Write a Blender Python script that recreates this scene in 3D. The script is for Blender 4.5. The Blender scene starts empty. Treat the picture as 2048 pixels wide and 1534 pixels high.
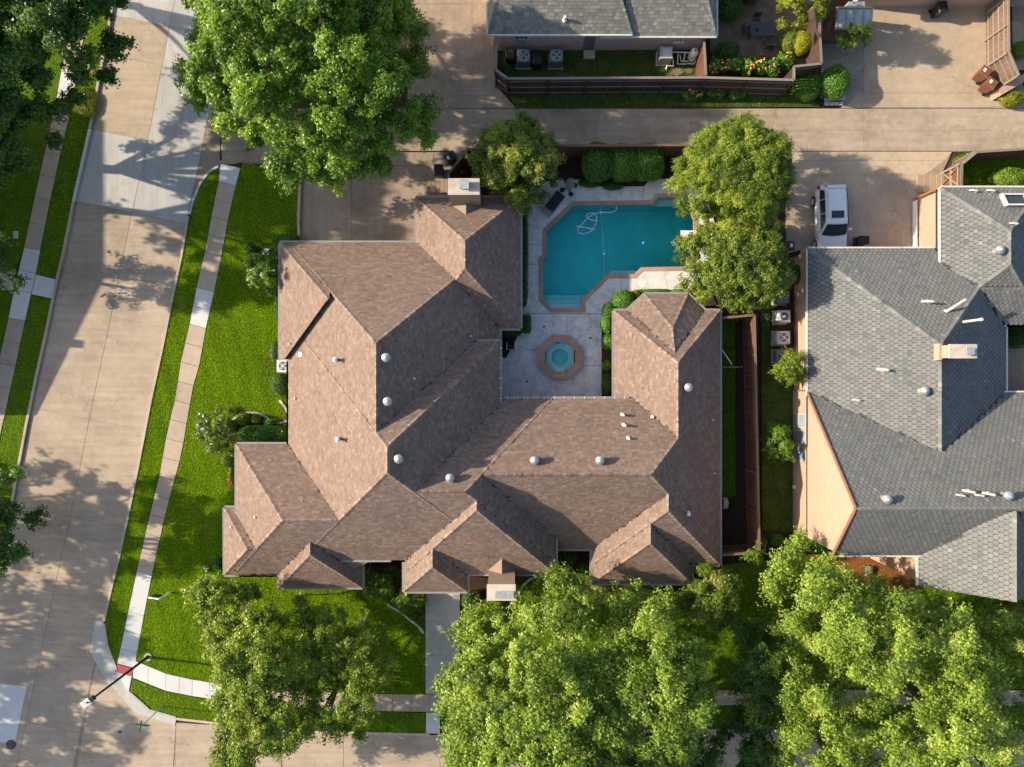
import bpy, bmesh, math, random
import numpy as np
from mathutils import Vector, Matrix

random.seed(7)
rng = np.random.default_rng(11)
R = math.radians
S = bpy.context.scene
COL = S.collection

# ------------------------------------------------------------------ camera, sky, sun, exposure
CAM_H = 45.5          # drone height above the street, metres
FPX = 1365.0          # focal length in pixels of the 2048 px wide photograph
cam_d = bpy.data.cameras.new("camera")
cam_d.lens = 36.0 * FPX / 2048.0
cam_d.sensor_width = 36.0
cam_d.clip_end = 2000
cam = bpy.data.objects.new("camera", cam_d)
COL.objects.link(cam)
cam.location = (0, 0, CAM_H)
S.camera = cam

SUN_EL, SUN_NORTH = 26.0, 7.0      # evening sun in the west, a little north
W = bpy.data.worlds.new("World")
S.world = W
W.use_nodes = True
wn = W.node_tree.nodes
sky = wn.new("ShaderNodeTexSky")
sky.sky_type = 'NISHITA'
sky.sun_disc = False
sky.sun_elevation = R(SUN_EL)
sky.sun_rotation = R(270 + SUN_NORTH)
sky.air_density = 1.0
sky.dust_density = 2.0
sky.ozone_density = 0.7
W.node_tree.links.new(sky.outputs[0], wn["Background"].inputs[0])
wn["Background"].inputs[1].default_value = 0.112
sun_d = bpy.data.lights.new("sun", 'SUN')
sun_d.energy = 4.6
sun_d.angle = R(0.6)
sun_d.color = (1.0, 0.85, 0.64)
sun = bpy.data.objects.new("sun", sun_d)
COL.objects.link(sun)
SUNV = Vector((-math.cos(R(SUN_EL)) * math.cos(R(SUN_NORTH)), math.cos(R(SUN_EL)) * math.sin(R(SUN_NORTH)), math.sin(R(SUN_EL))))
sun.rotation_euler = SUNV.to_track_quat('Z', 'Y').to_euler()
sun.location = (-60, 10, 60)
S.view_settings.view_transform = 'Standard'
S.view_settings.look = 'None'
S.view_settings.exposure = 1.0
S.view_settings.gamma = 1.0
S.cycles.max_bounces = 6
S.cycles.transparent_max_bounces = 12
S.cycles.use_denoising = True

# ------------------------------------------------------------------ helpers
def P(px, py, h=0.0):
    """photo pixel on something of height h -> world x, y"""
    k = (CAM_H - h) / FPX
    return ((px - 1024.0) * k, (767.0 - py) * k)

def P3(px, py, h=0.0):
    x, y = P(px, py, h)
    return (x, y, h)

def PL(pts, h=0.0):
    return [P(a, b, h) for a, b in pts]

def poly_area(p):
    return 0.5 * sum(p[i][0] * p[(i + 1) % len(p)][1] - p[(i + 1) % len(p)][0] * p[i][1] for i in range(len(p)))

def ccw(p):
    return list(p) if poly_area(p) > 0 else list(reversed(p))

def inset(p, d):
    p = ccw(p)
    n = len(p)
    out = []
    for i in range(n):
        a, b, c = Vector(p[i - 1]), Vector(p[i]), Vector(p[(i + 1) % n])
        e1, e2 = (b - a), (c - b)
        if e1.length < 1e-6 or e2.length < 1e-6:
            out.append((b.x, b.y)); continue
        e1.normalize(); e2.normalize()
        n1, n2 = Vector((-e1.y, e1.x)), Vector((-e2.y, e2.x))
        m = n1 + n2
        k = max(0.35, 1 + n1.dot(n2))
        q = b + m * (d / k)
        out.append((q.x, q.y))
    return out

def inside(poly, x, y):
    poly = np.asarray(poly)
    x = np.asarray(x, float); y = np.asarray(y, float)
    r = np.zeros(x.shape, bool)
    j = len(poly) - 1
    for i in range(len(poly)):
        xi, yi = poly[i]; xj, yj = poly[j]
        c = ((yi > y) != (yj > y)) & (x < (xj - xi) * (y - yi) / (yj - yi + 1e-12) + xi)
        r ^= c
        j = i
    return r

def edge_dist(poly, x, y):
    poly = np.asarray(poly, float)
    d = np.full(np.shape(x), 1e9)
    for i in range(len(poly)):
        a = poly[i - 1]; b = poly[i]
        e = b - a
        t = np.clip(((x - a[0]) * e[0] + (y - a[1]) * e[1]) / (e @ e + 1e-12), 0, 1)
        d = np.minimum(d, np.hypot(x - a[0] - t * e[0], y - a[1] - t * e[1]))
    return d

def clip(poly, a, b, c):
    """keep a*x + b*y + c >= 0"""
    out = []
    n = len(poly)
    for i in range(n):
        p, q = poly[i], poly[(i + 1) % n]
        dp = a * p[0] + b * p[1] + c
        dq = a * q[0] + b * q[1] + c
        if dp >= 0:
            out.append(p)
        if (dp > 0 and dq < 0) or (dp < 0 and dq > 0):
            t = dp / (dp - dq)
            out.append((p[0] + t * (q[0] - p[0]), p[1] + t * (q[1] - p[1])))
    return out

# ------------------------------------------------------------------ materials
MATS = {}
def nodes_of(name):
    m = bpy.data.materials.new(name)
    m.use_nodes = True
    nt = m.node_tree
    return m, nt, nt.nodes["Principled BSDF"]

def add(nt, t, **kw):
    n = nt.nodes.new(t)
    for k, v in kw.items():
        setattr(n, k, v)
    return n

def ramp(nt, fac, stops):
    r = add(nt, "ShaderNodeValToRGB")
    el = r.color_ramp.elements
    while len(el) < len(stops):
        el.new(0.5)
    for e, (p, c) in zip(el, stops):
        e.position = p
        e.color = (*c, 1)
    nt.links.new(fac, r.inputs[0])
    return r.outputs[0]

def noise(nt, scale, detail=4, rough=0.6, vec=None, stretch=None):
    n = add(nt, "ShaderNodeTexNoise")
    n.inputs["Scale"].default_value = scale
    n.inputs["Detail"].default_value = detail
    n.inputs["Roughness"].default_value = rough
    if vec is None:
        vec = add(nt, "ShaderNodeNewGeometry").outputs["Position"]
    if stretch:
        mp = add(nt, "ShaderNodeMapping")
        mp.inputs["Scale"].default_value = stretch
        nt.links.new(vec, mp.inputs[0])
        vec = mp.outputs[0]
    nt.links.new(vec, n.inputs["Vector"])
    return n.outputs[0]

def mixc(nt, fac, a, b, mode='MIX'):
    m = add(nt, "ShaderNodeMix", data_type='RGBA', blend_type=mode)
    for sock, v in ((0, fac), (6, a), (7, b)):
        if isinstance(v, (int, float)):
            m.inputs[sock].default_value = v
        elif isinstance(v, tuple):
            m.inputs[sock].default_value = (*v, 1)
        else:
            nt.links.new(v, m.inputs[sock])
    return m.outputs[2]

def bump(nt, bs, height, strength=0.3, dist=0.02):
    b = add(nt, "ShaderNodeBump")
    b.inputs["Strength"].default_value = strength
    b.inputs["Distance"].default_value = dist
    nt.links.new(height, b.inputs["Height"])
    nt.links.new(b.outputs[0], bs.inputs["Normal"])

def simple(name, col, rough=0.6, metal=0.0, var=0.15, scale=6.0, spec=0.4):
    if name in MATS:
        return MATS[name]
    m, nt, bs = nodes_of(name)
    f = noise(nt, scale, 5)
    lo = tuple(c * (1 - var) for c in col); hi = tuple(min(1, c * (1 + var)) for c in col)
    nt.links.new(ramp(nt, f, [(0.3, lo), (0.7, hi)]), bs.inputs["Base Color"])
    bs.inputs["Roughness"].default_value = rough
    bs.inputs["Metallic"].default_value = metal
    bs.inputs["Specular IOR Level"].default_value = spec
    MATS[name] = m
    return m

def concrete(name, col, stain=0.25, brush=None, blotch=0.5):
    if name in MATS:
        return MATS[name]
    m, nt, bs = nodes_of(name)
    big = noise(nt, 0.35, 5, 0.62)
    mid = noise(nt, 2.2, 5, 0.65)
    fine = noise(nt, 38, 3, 0.7)
    c = ramp(nt, big, [(0.28, tuple(x * (1 - stain) for x in col)), (0.5, col), (0.75, tuple(min(1, x * (1 + stain * .55)) for x in col))])
    c = mixc(nt, blotch * .55, c, ramp(nt, mid, [(0.3, (.62, .58, .54)), (0.7, (1.18, 1.16, 1.13))]), 'MULTIPLY')
    c = mixc(nt, 0.5, c, ramp(nt, fine, [(0.3, (.8, .8, .8)), (0.7, (1.15, 1.15, 1.15))]), 'MULTIPLY')
    if brush:
        br = noise(nt, 1.0, 3, 0.6, stretch=brush)
        c = mixc(nt, 0.35, c, ramp(nt, br, [(0.35, (.74, .72, .70)), (0.65, (1.15, 1.15, 1.15))]), 'MULTIPLY')
    # hairline cracks and scattered oil drips
    geo = add(nt, "ShaderNodeNewGeometry").outputs["Position"]
    wob = add(nt, "ShaderNodeTexNoise"); wob.inputs["Scale"].default_value = 1.1; wob.inputs["Detail"].default_value = 6
    nt.links.new(geo, wob.inputs["Vector"])
    sc_ = add(nt, "ShaderNodeVectorMath", operation='SCALE'); sc_.inputs[3].default_value = 1.6; nt.links.new(wob.outputs["Color"], sc_.inputs[0])
    ad = add(nt, "ShaderNodeVectorMath", operation='ADD'); nt.links.new(geo, ad.inputs[0]); nt.links.new(sc_.outputs[0], ad.inputs[1])
    vo = add(nt, "ShaderNodeTexVoronoi", feature='DISTANCE_TO_EDGE'); vo.inputs["Scale"].default_value = .16; nt.links.new(ad.outputs[0], vo.inputs["Vector"])
    c = mixc(nt, .55, c, ramp(nt, vo.outputs["Distance"], [(0, (.42, .38, .34)), (.0035, (1, 1, 1))]), 'MULTIPLY')
    dr = noise(nt, 1.35, 7, .78)
    c = mixc(nt, .6, c, ramp(nt, dr, [(.24, (.45, .42, .40)), (.36, (1, 1, 1))]), 'MULTIPLY')
    oi = add(nt, "ShaderNodeObjectInfo")
    c = mixc(nt, 0.45, c, ramp(nt, oi.outputs["Random"], [(0, (.82, .81, .80)), (1, (1.1, 1.1, 1.1))]), 'MULTIPLY')
    nt.links.new(c, bs.inputs["Base Color"])
    bs.inputs["Roughness"].default_value = 0.85
    bs.inputs["Specular IOR Level"].default_value = 0.25
    bump(nt, bs, fine, 0.25, 0.01)
    MATS[name] = m
    return m

def toned(name, stops, rough=0.9, attr="tone", fine=30, spec=0.2, big=True):
    """colour from the per-piece attribute 'tone', with grain and slow weathering"""
    if name in MATS:
        return MATS[name]
    m, nt, bs = nodes_of(name)
    a = add(nt, "ShaderNodeAttribute", attribute_name=attr)
    c = ramp(nt, a.outputs["Fac"], stops)
    c = mixc(nt, 0.6, c, ramp(nt, noise(nt, fine, 3, .7), [(0.3, (.72, .72, .72)), (0.7, (1.2, 1.2, 1.2))]), 'MULTIPLY')
    if big:
        c = mixc(nt, 0.5, c, ramp(nt, noise(nt, 0.5, 4, .6), [(0.3, (.82, .82, .82)), (0.7, (1.12, 1.12, 1.12))]), 'MULTIPLY')
    nt.links.new(c, bs.inputs["Base Color"])
    bs.inputs["Roughness"].default_value = rough
    bs.inputs["Specular IOR Level"].default_value = spec
    MATS[name] = m
    return m

def leafmat(name, stops, trans=0.35, gloss=0.42):
    if name in MATS:
        return MATS[name]
    m, nt, bs = nodes_of(name)
    a = add(nt, "ShaderNodeAttribute", attribute_name="tone")
    c = ramp(nt, a.outputs["Fac"], stops)
    nt.links.new(c, bs.inputs["Base Color"])
    bs.inputs["Roughness"].default_value = gloss
    bs.inputs["Specular IOR Level"].default_value = 0.35
    tr = add(nt, "ShaderNodeBsdfTranslucent")
    nt.links.new(mixc(nt, 1.0, c, (1.25, 1.35, 0.6), 'MULTIPLY'), tr.inputs[0])
    mx = add(nt, "ShaderNodeMixShader")
    mx.inputs[0].default_value = trans
    nt.links.new(bs.outputs[0], mx.inputs[1])
    nt.links.new(tr.outputs[0], mx.inputs[2])
    nt.links.new(mx.outputs[0], nt.nodes["Material Output"].inputs[0])
    MATS[name] = m
    return m

def brickmat(name, c1, c2, mortar):
    if name in MATS:
        return MATS[name]
    m, nt, bs = nodes_of(name)
    g = add(nt, "ShaderNodeNewGeometry")
    sep = add(nt, "ShaderNodeSeparateXYZ"); nt.links.new(g.outputs["Position"], sep.inputs[0])
    sm = add(nt, "ShaderNodeMath", operation='ADD')
    nt.links.new(sep.outputs[0], sm.inputs[0]); nt.links.new(sep.outputs[1], sm.inputs[1])
    cb = add(nt, "ShaderNodeCombineXYZ")
    nt.links.new(sm.outputs[0], cb.inputs[0]); nt.links.new(sep.outputs[2], cb.inputs[1])
    b = add(nt, "ShaderNodeTexBrick")
    nt.links.new(cb.outputs[0], b.inputs["Vector"])
    b.inputs["Color1"].default_value = (*c1, 1); b.inputs["Color2"].default_value = (*c2, 1)
    b.inputs["Mortar"].default_value = (*mortar, 1)
    b.inputs["Scale"].default_value = 1.0
    b.inputs["Brick Width"].default_value = 0.23
    b.inputs["Row Height"].default_value = 0.078
    b.inputs["Mortar Size"].default_value = 0.009
    c = mixc(nt, 0.45, b.outputs[0], ramp(nt, noise(nt, 7, 4), [(0.3, (.75, .72, .7)), (0.7, (1.15, 1.15, 1.15))]), 'MULTIPLY')
    nt.links.new(c, bs.inputs["Base Color"])
    bs.inputs["Roughness"].default_value = 0.9
    bump(nt, bs, b.outputs["Fac"], -0.4, 0.008)
    MATS[name] = m
    return m

def ground_mat(name, stops, scale=3.0, fine=40.0, strength=0.6):
    if name in MATS:
        return MATS[name]
    m, nt, bs = nodes_of(name)
    n1 = noise(nt, scale, 6, .7)
    f = noise(nt, fine, 4, .7)
    c = mixc(nt, 0.7, ramp(nt, n1, stops), ramp(nt, f, [(0.3, (.5, .5, .5)), (0.7, (1.45, 1.45, 1.45))]), 'MULTIPLY')
    nt.links.new(c, bs.inputs["Base Color"])
    bs.inputs["Roughness"].default_value = 0.95
    bs.inputs["Specular IOR Level"].default_value = 0.1
    bump(nt, bs, f, strength, 0.05)
    MATS[name] = m
    return m

def wood(name, c1, c2):
    if name in MATS:
        return MATS[name]
    m, nt, bs = nodes_of(name)
    oi = add(nt, "ShaderNodeObjectInfo")
    c = ramp(nt, oi.outputs["Random"], [(0, c1), (1, c2)])
    c = mixc(nt, 0.6, c, ramp(nt, noise(nt, 3.0, 4, .7, stretch=(6, 6, 1)), [(0.3, (.6, .6, .6)), (0.7, (1.25, 1.25, 1.25))]), 'MULTIPLY')
    nt.links.new(c, bs.inputs["Base Color"])
    bs.inputs["Roughness"].default_value = 0.8
    MATS[name] = m
    return m

def glass(name, tint=(0.02, 0.03, 0.035)):
    if name in MATS:
        return MATS[name]
    m, nt, bs = nodes_of(name)
    c = ramp(nt, noise(nt, 2, 3), [(0.3, tint), (0.7, tuple(x * 1.4 for x in tint))])
    nt.links.new(c, bs.inputs["Base Color"])
    bs.inputs["Roughness"].default_value = 0.06
    bs.inputs["Specular IOR Level"].default_value = 0.6
    MATS[name] = m
    return m

M_TAN = concrete("concrete_tan", (.405, .333, .258), brush=(.22, 3.2, 1))
M_NEW = concrete("concrete_new", (.43, .43, .415), stain=.12, brush=(3.2, .22, 1), blotch=.3)
M_WALK = concrete("concrete_walk", (.43, .35, .275), stain=.15)
M_WALKNEW = concrete("concrete_walk_new", (.57, .58, .58), stain=.08, blotch=.25)
M_KERB = concrete("concrete_kerb", (.45, .38, .30), stain=.2)
M_ALLEY = concrete("concrete_alley", (.38, .312, .24), stain=.3, brush=(.16, 2.6, 1), blotch=.8)
M_DRIVE = concrete("concrete_drive", (.34, .275, .215), stain=.35, brush=(2.0, .2, 1), blotch=.8)
M_DRIVE_TAN = concrete("concrete_drive_tan", (.43, .345, .255), stain=.25, blotch=.6)
M_PATH = concrete("concrete_path", (.50, .47, .43), stain=.18)
M_SOIL = ground_mat("soil", [(.3, (.035, .024, .016)), (.7, (.085, .06, .04))], 2.5, 30)
M_MULCH = ground_mat("mulch_dark", [(.3, (.03, .018, .012)), (.7, (.075, .047, .03))], 5, 45)
M_REDMULCH = ground_mat("mulch_red", [(.3, (.16, .055, .022)), (.7, (.30, .11, .045))], 5, 45)
M_DIRT = ground_mat("yard_dirt", [(.3, (.11, .082, .052)), (.7, (.27, .2, .135))], 1.6, 30)
M_GRAVEL = ground_mat("gravel", [(.3, (.18, .15, .12)), (.7, (.42, .36, .3))], 9, 22, .9)
M_LAWN = ground_mat("lawn", [(.3, (.04, .085, .006)), (.55, (.07, .13, .006)), (.8, (.10, .16, .008)), (.95, (.16, .16, .03))], 1.1, 26, .5)
M_LAWNDRY = ground_mat("lawn_thin", [(.3, (.03, .05, .012)), (.5, (.05, .085, .018)), (.75, (.11, .095, .05))], 1.3, 30, .8)
M_BRICK_PINK = brickmat("brick_pink", (.52, .27, .21), (.6, .41, .34), (.6, .52, .46))
M_BRICK_SALMON = brickmat("brick_salmon", (.365, .235, .17), (.41, .28, .21), (.40, .30, .24))
M_BRICK_TAN = brickmat("brick_tan", (.42, .27, .19), (.5, .34, .25), (.45, .38, .32))
M_BRICK_BROWN = brickmat("brick_brown", (.23, .14, .10), (.33, .21, .16), (.34, .28, .24))
M_WHITE = simple("white_paint", (.78, .77, .75), .5, var=.06)
M_WHITEMETAL = simple("white_metal", (.66, .66, .65), .45, var=.1)
M_STEEL = simple("galvanised_steel", (.46, .48, .49), .45, metal=.55, var=.25)
M_GUTTER = simple("gutter_grey", (.24, .235, .235), .5, var=.1)
M_GUTTER_W = simple("gutter_pale", (.55, .53, .49), .5, var=.12)
M_DARK = simple("dark_plastic", (.018, .019, .021), .45, var=.25)
M_BLACK = simple("black_paint", (.012, .012, .013), .4, var=.2)
M_BROWNBIN = simple("brown_plastic", (.16, .065, .035), .5, var=.15)
M_DARKBROWNBIN = simple("dark_brown_plastic", (.05, .03, .026), .5, var=.15)
M_CAPSTONE = concrete("cap_stone", (.50, .45, .38), stain=.3)
M_ACGREY = simple("ac_casing_grey", (.18, .19, .19), .5, metal=.2)
M_ACPALE = simple("ac_casing_pale", (.50, .48, .46), .5, metal=.1)
M_ACDARK = simple("ac_fan_dark", (.05, .055, .06), .45, metal=.3)
M_SHINGLE = toned("brown_shingle", [(0, (.118, .083, .070)), (.45, (.192, .138, .115)), (.7, (.243, .18, .149)), (1, (.315, .242, .20))])
M_DECKBROWN = simple("roof_felt_brown", (.07, .05, .043), .95)
M_HEX = toned("grey_hex_shingle", [(0, (.09, .098, .10)), (.12, (.115, .126, .13)), (.45, (.15, .162, .165)), (.6, (.175, .18, .177)), (.8, (.185, .175, .172)), (1, (.235, .247, .247))])
M_DECKGREY = simple("roof_felt_grey", (.055, .058, .06), .95)
M_SLATE = toned("weathered_shingle", [(0, (.10, .105, .10)), (.5, (.19, .19, .175)), (1, (.33, .315, .28))])
M_PICKET_DK = wood("fence_wood_dark", (.045, .026, .02), (.085, .05, .038))
M_PICKET_RED = wood("fence_wood_red", (.085, .035, .017), (.165, .072, .034))
M_PICKET_GR = wood("fence_wood_weathered", (.12, .07, .048), (.19, .12, .085))
M_RAILGREY = wood("fence_rail_grey", (.18, .15, .125), (.26, .22, .19))
M_PLANK = wood("plank_wood", (.25, .18, .12), (.36, .27, .19))
M_BARK = simple("bark", (.11, .08, .06), .95, var=.4, scale=9)
M_GLASS = glass("window_glass")
M_GLASSPALE = glass("pale_glass", (.22, .26, .29))

# ------------------------------------------------------------------ mesh building
class MB:
    def __init__(self):
        self.v = []; self.f = []; self.t = []
    def quad(self, *pts, tone=0.5):
        i = len(self.v)
        self.v += [tuple(p) for p in pts]
        self.f.append(tuple(range(i, i + len(pts)))); self.t.append(tone)
    def prism(self, poly, z0, z1, tone=0.5, bottom=True):
        poly = ccw(poly); n = len(poly); i = len(self.v)
        self.v += [(x, y, z0) for x, y in poly] + [(x, y, z1) for x, y in poly]
        self.f.append(tuple(range(i + n, i + 2 * n)))
        if bottom:
            self.f.append(tuple(range(i + n - 1, i - 1, -1)))
        for k in range(n):
            l = (k + 1) % n
            self.f.append((i + k, i + l, i + n + l, i + n + k))
        self.t += [tone] * (n + 1 + bool(bottom))
    def box(self, c, s, rz=0.0, M=None, taper=1.0):
        i = len(self.v)
        co, si = math.cos(rz), math.sin(rz)
        for dz in (-.5, .5):
            k = taper if dz > 0 else 1.0
            for dx, dy in ((-.5, -.5), (.5, -.5), (.5, .5), (-.5, .5)):
                x, y = dx * s[0] * k, dy * s[1] * k
                p = Vector((x * co - y * si, x * si + y * co, dz * s[2]))
                if M is not None:
                    p = M @ Vector((x, y, dz * s[2]))
                self.v.append((p.x + c[0], p.y + c[1], p.z + c[2]))
        for q in ((3, 2, 1, 0), (4, 5, 6, 7), (0, 1, 5, 4), (1, 2, 6, 5), (2, 3, 7, 6), (3, 0, 4, 7)):
            self.f.append(tuple(i + a for a in q)); self.t.append(0.5)
    def bar(self, a, b, w, h):
        """box beam from a to b"""
        a, b = Vector(a), Vector(b)
        d = b - a
        M = d.to_track_quat('X', 'Z').to_matrix()
        self.box((a + b) / 2, (d.length, w, h), M=M)
    def tube(self, pts, radii, n=8, cap=True):
        pts = [Vector(p) for p in pts]
        if isinstance(radii, (int, float)):
            radii = [radii] * len(pts)
        i0 = len(self.v)
        for k, p in enumerate(pts):
            d = (pts[min(k + 1, len(pts) - 1)] - pts[max(k - 1, 0)])
            if d.length < 1e-9:
                d = Vector((0, 0, 1))
            q = d.to_track_quat('Z', 'Y')
            for j in range(n):
                a = 2 * math.pi * j / n
                o = q @ Vector((math.cos(a) * radii[k], math.sin(a) * radii[k], 0))
                self.v.append(tuple(p + o))
        for k in range(len(pts) - 1):
            for j in range(n):
                l = (j + 1) % n
                self.f.append((i0 + k * n + j, i0 + k * n + l, i0 + (k + 1) * n + l, i0 + (k + 1) * n + j)); self.t.append(.5)
        if cap:
            self.f.append(tuple(i0 + j for j in range(n - 1, -1, -1)))
            self.f.append(tuple(i0 + (len(pts) - 1) * n + j for j in range(n)))
            self.t += [.5, .5]
    def lathe(self, c, prof, n=16):
        """prof: list of (r, z) from bottom to top around c"""
        self.tube_rings(c, prof, n)
    def tube_rings(self, c, prof, n):
        i0 = len(self.v)
        for r, z in prof:
            for j in range(n):
                a = 2 * math.pi * j / n
                self.v.append((c[0] + r * math.cos(a), c[1] + r * math.sin(a), c[2] + z))
        for k in range(len(prof) - 1):
            for j in range(n):
                l = (j + 1) % n
                self.f.append((i0 + k * n + j, i0 + k * n + l, i0 + (k + 1) * n + l, i0 + (k + 1) * n + j)); self.t.append(.5)
        self.f.append(tuple(i0 + j for j in range(n - 1, -1, -1)))
        self.f.append(tuple(i0 + (len(prof) - 1) * n + j for j in range(n)))
        self.t += [.5, .5]
    def mesh(self, name, mat, origin=(0, 0, 0), smooth=False, tones=False, bevel=0):
        me = bpy.data.meshes.new(name)
        o = origin
        me.from_pydata([(v[0] - o[0], v[1] - o[1], v[2] - o[2]) for v in self.v], [], self.f)
        if tones:
            at = me.attributes.new("tone", 'FLOAT', 'FACE')
            at.data.foreach_set("value", np.array(self.t, dtype=np.float32))
        if bevel:
            bm = bmesh.new(); bm.from_mesh(me)
            bmesh.ops.bevel(bm, geom=[e for e in bm.edges], offset=bevel, segments=2, affect='EDGES', profile=.6, clamp_overlap=True)
            bm.to_mesh(me); bm.free()
        me.materials.append(mat)
        if smooth:
            me.polygons.foreach_set("use_smooth", [True] * len(me.polygons))
        me.update()
        return me
    def build(self, name, mat, parent=None, smooth=False, tones=False, bevel=0, kind=None):
        org = root_loc(parent)
        o = bpy.data.objects.new(name, self.mesh(name, mat, org, smooth, tones, bevel))
        COL.objects.link(o)
        o.parent = parent
        if kind:
            o["kind"] = kind
        return o

def root_loc(p):
    t = Vector((0, 0, 0))
    while p is not None:
        t += p.location
        p = p.parent
    return t

def link(name, me, parent=None, loc=(0, 0, 0), rz=0.0):
    """an object at a world place sharing mesh data; loc is world"""
    o = bpy.data.objects.new(name, me)
    COL.objects.link(o)
    o.location = Vector(loc) - root_loc(parent)
    o.rotation_euler = (0, 0, rz)
    o.parent = parent
    return o

def thing(name, label, cat, loc=(0, 0, 0), group=None):
    o = bpy.data.objects.new(name, None)
    o.empty_display_size = 0.3
    COL.objects.link(o)
    o.location = loc
    o["label"] = label; o["category"] = cat
    if group:
        o["group"] = group
    return o

def tag(o, label, cat, group=None):
    o["label"] = label; o["category"] = cat
    if group:
        o["group"] = group
    return o

def structure(name, poly, z0, z1, mat):
    m = MB(); m.prism(poly, z0, z1)
    return m.build(name, mat, None, kind="structure")

def slab(poly, z0, z1, mat, parent, gap=0.014, name="slab"):
    m = MB(); m.prism(inset(poly, gap), z0, z1, bottom=False)
    return m.build(name, mat, parent)

def interp(tab, y):
    ys = [a for a, _ in tab]; xs = [b for _, b in tab]
    return float(np.interp(y, ys, xs))

# ================================================================== GROUND, STREETS, PAVEMENTS
g = MB()
_h1 = (*P(1081, 621), *P(1390, 391)); _h2 = (*P(1092, 743), *P(1148, 684))      # openings for the pool and the spa
_gx = sorted([-150, 150, _h1[0], _h1[2], _h2[0], _h2[2]]); _gy = sorted([-150, 150, _h1[1], _h1[3], _h2[1], _h2[3]])
for _i in range(5):
    for _j in range(5):
        cx_, cy_ = (_gx[_i] + _gx[_i + 1]) / 2, (_gy[_j] + _gy[_j + 1]) / 2
        if any(h[0] < cx_ < h[2] and h[1] < cy_ < h[3] for h in (_h1, _h2)):
            continue
        g.quad((_gx[_i], _gy[_j], -.07), (_gx[_i + 1], _gy[_j], -.07), (_gx[_i + 1], _gy[_j + 1], -.07), (_gx[_i], _gy[_j + 1], -.07))
g.build("ground", M_SOIL, None, kind="structure")

# --- the street on the left
RW = [(-300, 290), (0, 230), (90, 215), (270, 182), (400, 152), (512, 130), (560, 118), (660, 98), (740, 80), (850, 57), (990, 31), (1024, 25), (1160, -5), (1700, -120)]
RE = [(-300, 523), (0, 463), (330, 397), (430, 375), (512, 361), (610, 340), (700, 322), (800, 300), (930, 275), (1024, 256), (1120, 235), (1180, 220), (1245, 206), (1700, 112)]
def road_pt(y, f, lift=0):
    """row y is the height at the west kerb; joints run square to the street (they tilt down to the right)"""
    xw = interp(RW, y)
    y2 = y + 46 * f
    xe = interp(RE, y2)
    xw2 = interp(RW, y2)
    x = xw * (1 - f) + xe * f
    return (x, y + (y2 - y) * 1.0)
road = structure("road", PL([(290, -300), (560, -300), (500, 250), (440, 330), (375, 430), (206, 1245), (112, 1760), (-160, 1760), (25, 1024), (182, 270)]), -.065, -.012, M_DRIVE)
rows = [-300, -120, 30, 108, 258, 402, 610, 815, 1010, 1130, 1160, 1260, 1420, 1600, 1760]
for i in range(len(rows) - 1):
    y0, y1 = rows[i], rows[i + 1]
    for f0, f1 in ((0, .50), (.50, 1.0)):
        q = [road_pt(y0, f0), road_pt(y0, f1), road_pt(y1, f1), road_pt(y1, f0)]
        left = f0 == 0
        new = (y1 <= 402 and not left) or (left and (y0 == 258 or y1 <= 30))
        slab(PL(q), -.06, 0, M_NEW if new else M_TAN, road)
# --- intersection and the street along the bottom
cross = structure("road", PL([(200, 1262), (352, 1452), (2200, 1462), (2200, 1860), (-160, 1860)]), -.066, -.014, M_DRIVE)
slab(PL([(203, 1262), (240, 1380), (352, 1452), (345, 1560), (150, 1560)]), -.06, .002, M_TAN, cross)
slab(PL([(150, 1560), (345, 1560), (330, 1790), (112, 1790)]), -.06, .002, M_TAN, cross)
xs = [352, 687, 880, 1120, 1400, 1640, 1900, 2200]
ye = lambda x: float(np.interp(x, [352, 600, 870, 1400, 2200], [1445, 1464, 1470, 1462, 1464]))
for i in range(len(xs) - 1):
    a, b = xs[i], xs[i + 1]
    for k, (u0, u1) in enumerate(((0, 115), (115, 260))):
        slab(PL([(a - k * 3, ye(a) + u0), (b, ye(b) + u0), (b, ye(b) + u1), (a, ye(a) + u1)]), -.06, .001, M_TAN, cross)
slab(PL([(-40, 1362), (54, 1373), (30, 1487), (-60, 1480)]), -.03, .006, M_WALKNEW, cross)
# corner gutter apron of new concrete
apron = structure("gutter_apron", PL([(191, 1241), (207, 1243), (213, 1290), (233, 1342), (262, 1386), (300, 1420), (353, 1434), (350, 1451), (270, 1425), (214, 1362), (180, 1305)]), -.05, .012, M_NEW)

# --- pavements
SL = [(333, 442), (365, 438), (410, 428), (470, 417), (512, 409), (580, 393), (650, 380), (720, 363), (790, 353), (865, 335), (950, 320), (1024, 302), (1145, 274), (1250, 252), (1329, 235)]
SR = [(325, 485), (370, 473), (440, 457), (512, 444), (582, 430), (645, 415), (730, 400), (770, 388), (830, 377), (905, 365), (960, 350), (1024, 333), (1150, 305), (1235, 288), (1337, 270)]
walk = structure("sidewalk", PL([(SL[0][1], SL[0][0])] + [(b, a) for a, b in SR] + [(b, a) for a, b in reversed(SL)]), -.05, .03, M_SOIL)
ys = list(np.linspace(328, 575, 8)) + [612, 648] + list(np.linspace(686, 1142, 13)) + [1222, 1260, 1296, 1326]
for i in range(len(ys) - 1):
    a, b = ys[i], ys[i + 1]
    new = (574 <= a < 640) or a >= 1140 or a < 330
    slab(PL([(interp(SL, a), a), (interp(SR, a + 9), a + 9), (interp(SR, b + 9), b + 9), (interp(SL, b), b)]), -.02, .085, M_WALKNEW if new else M_WALK, walk, .012)
# ramp with red pad
slab(PL([(231, 1341), (264, 1351), (258, 1384)]), -.02, .05, M_WALKNEW, walk, .008)
pad = slab(PL([(235, 1327), (269, 1336), (265, 1352), (231, 1342)]), -.02, .09, simple("red_pad", (.30, .055, .055), .7), walk, .004, "ramp_pad")
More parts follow.
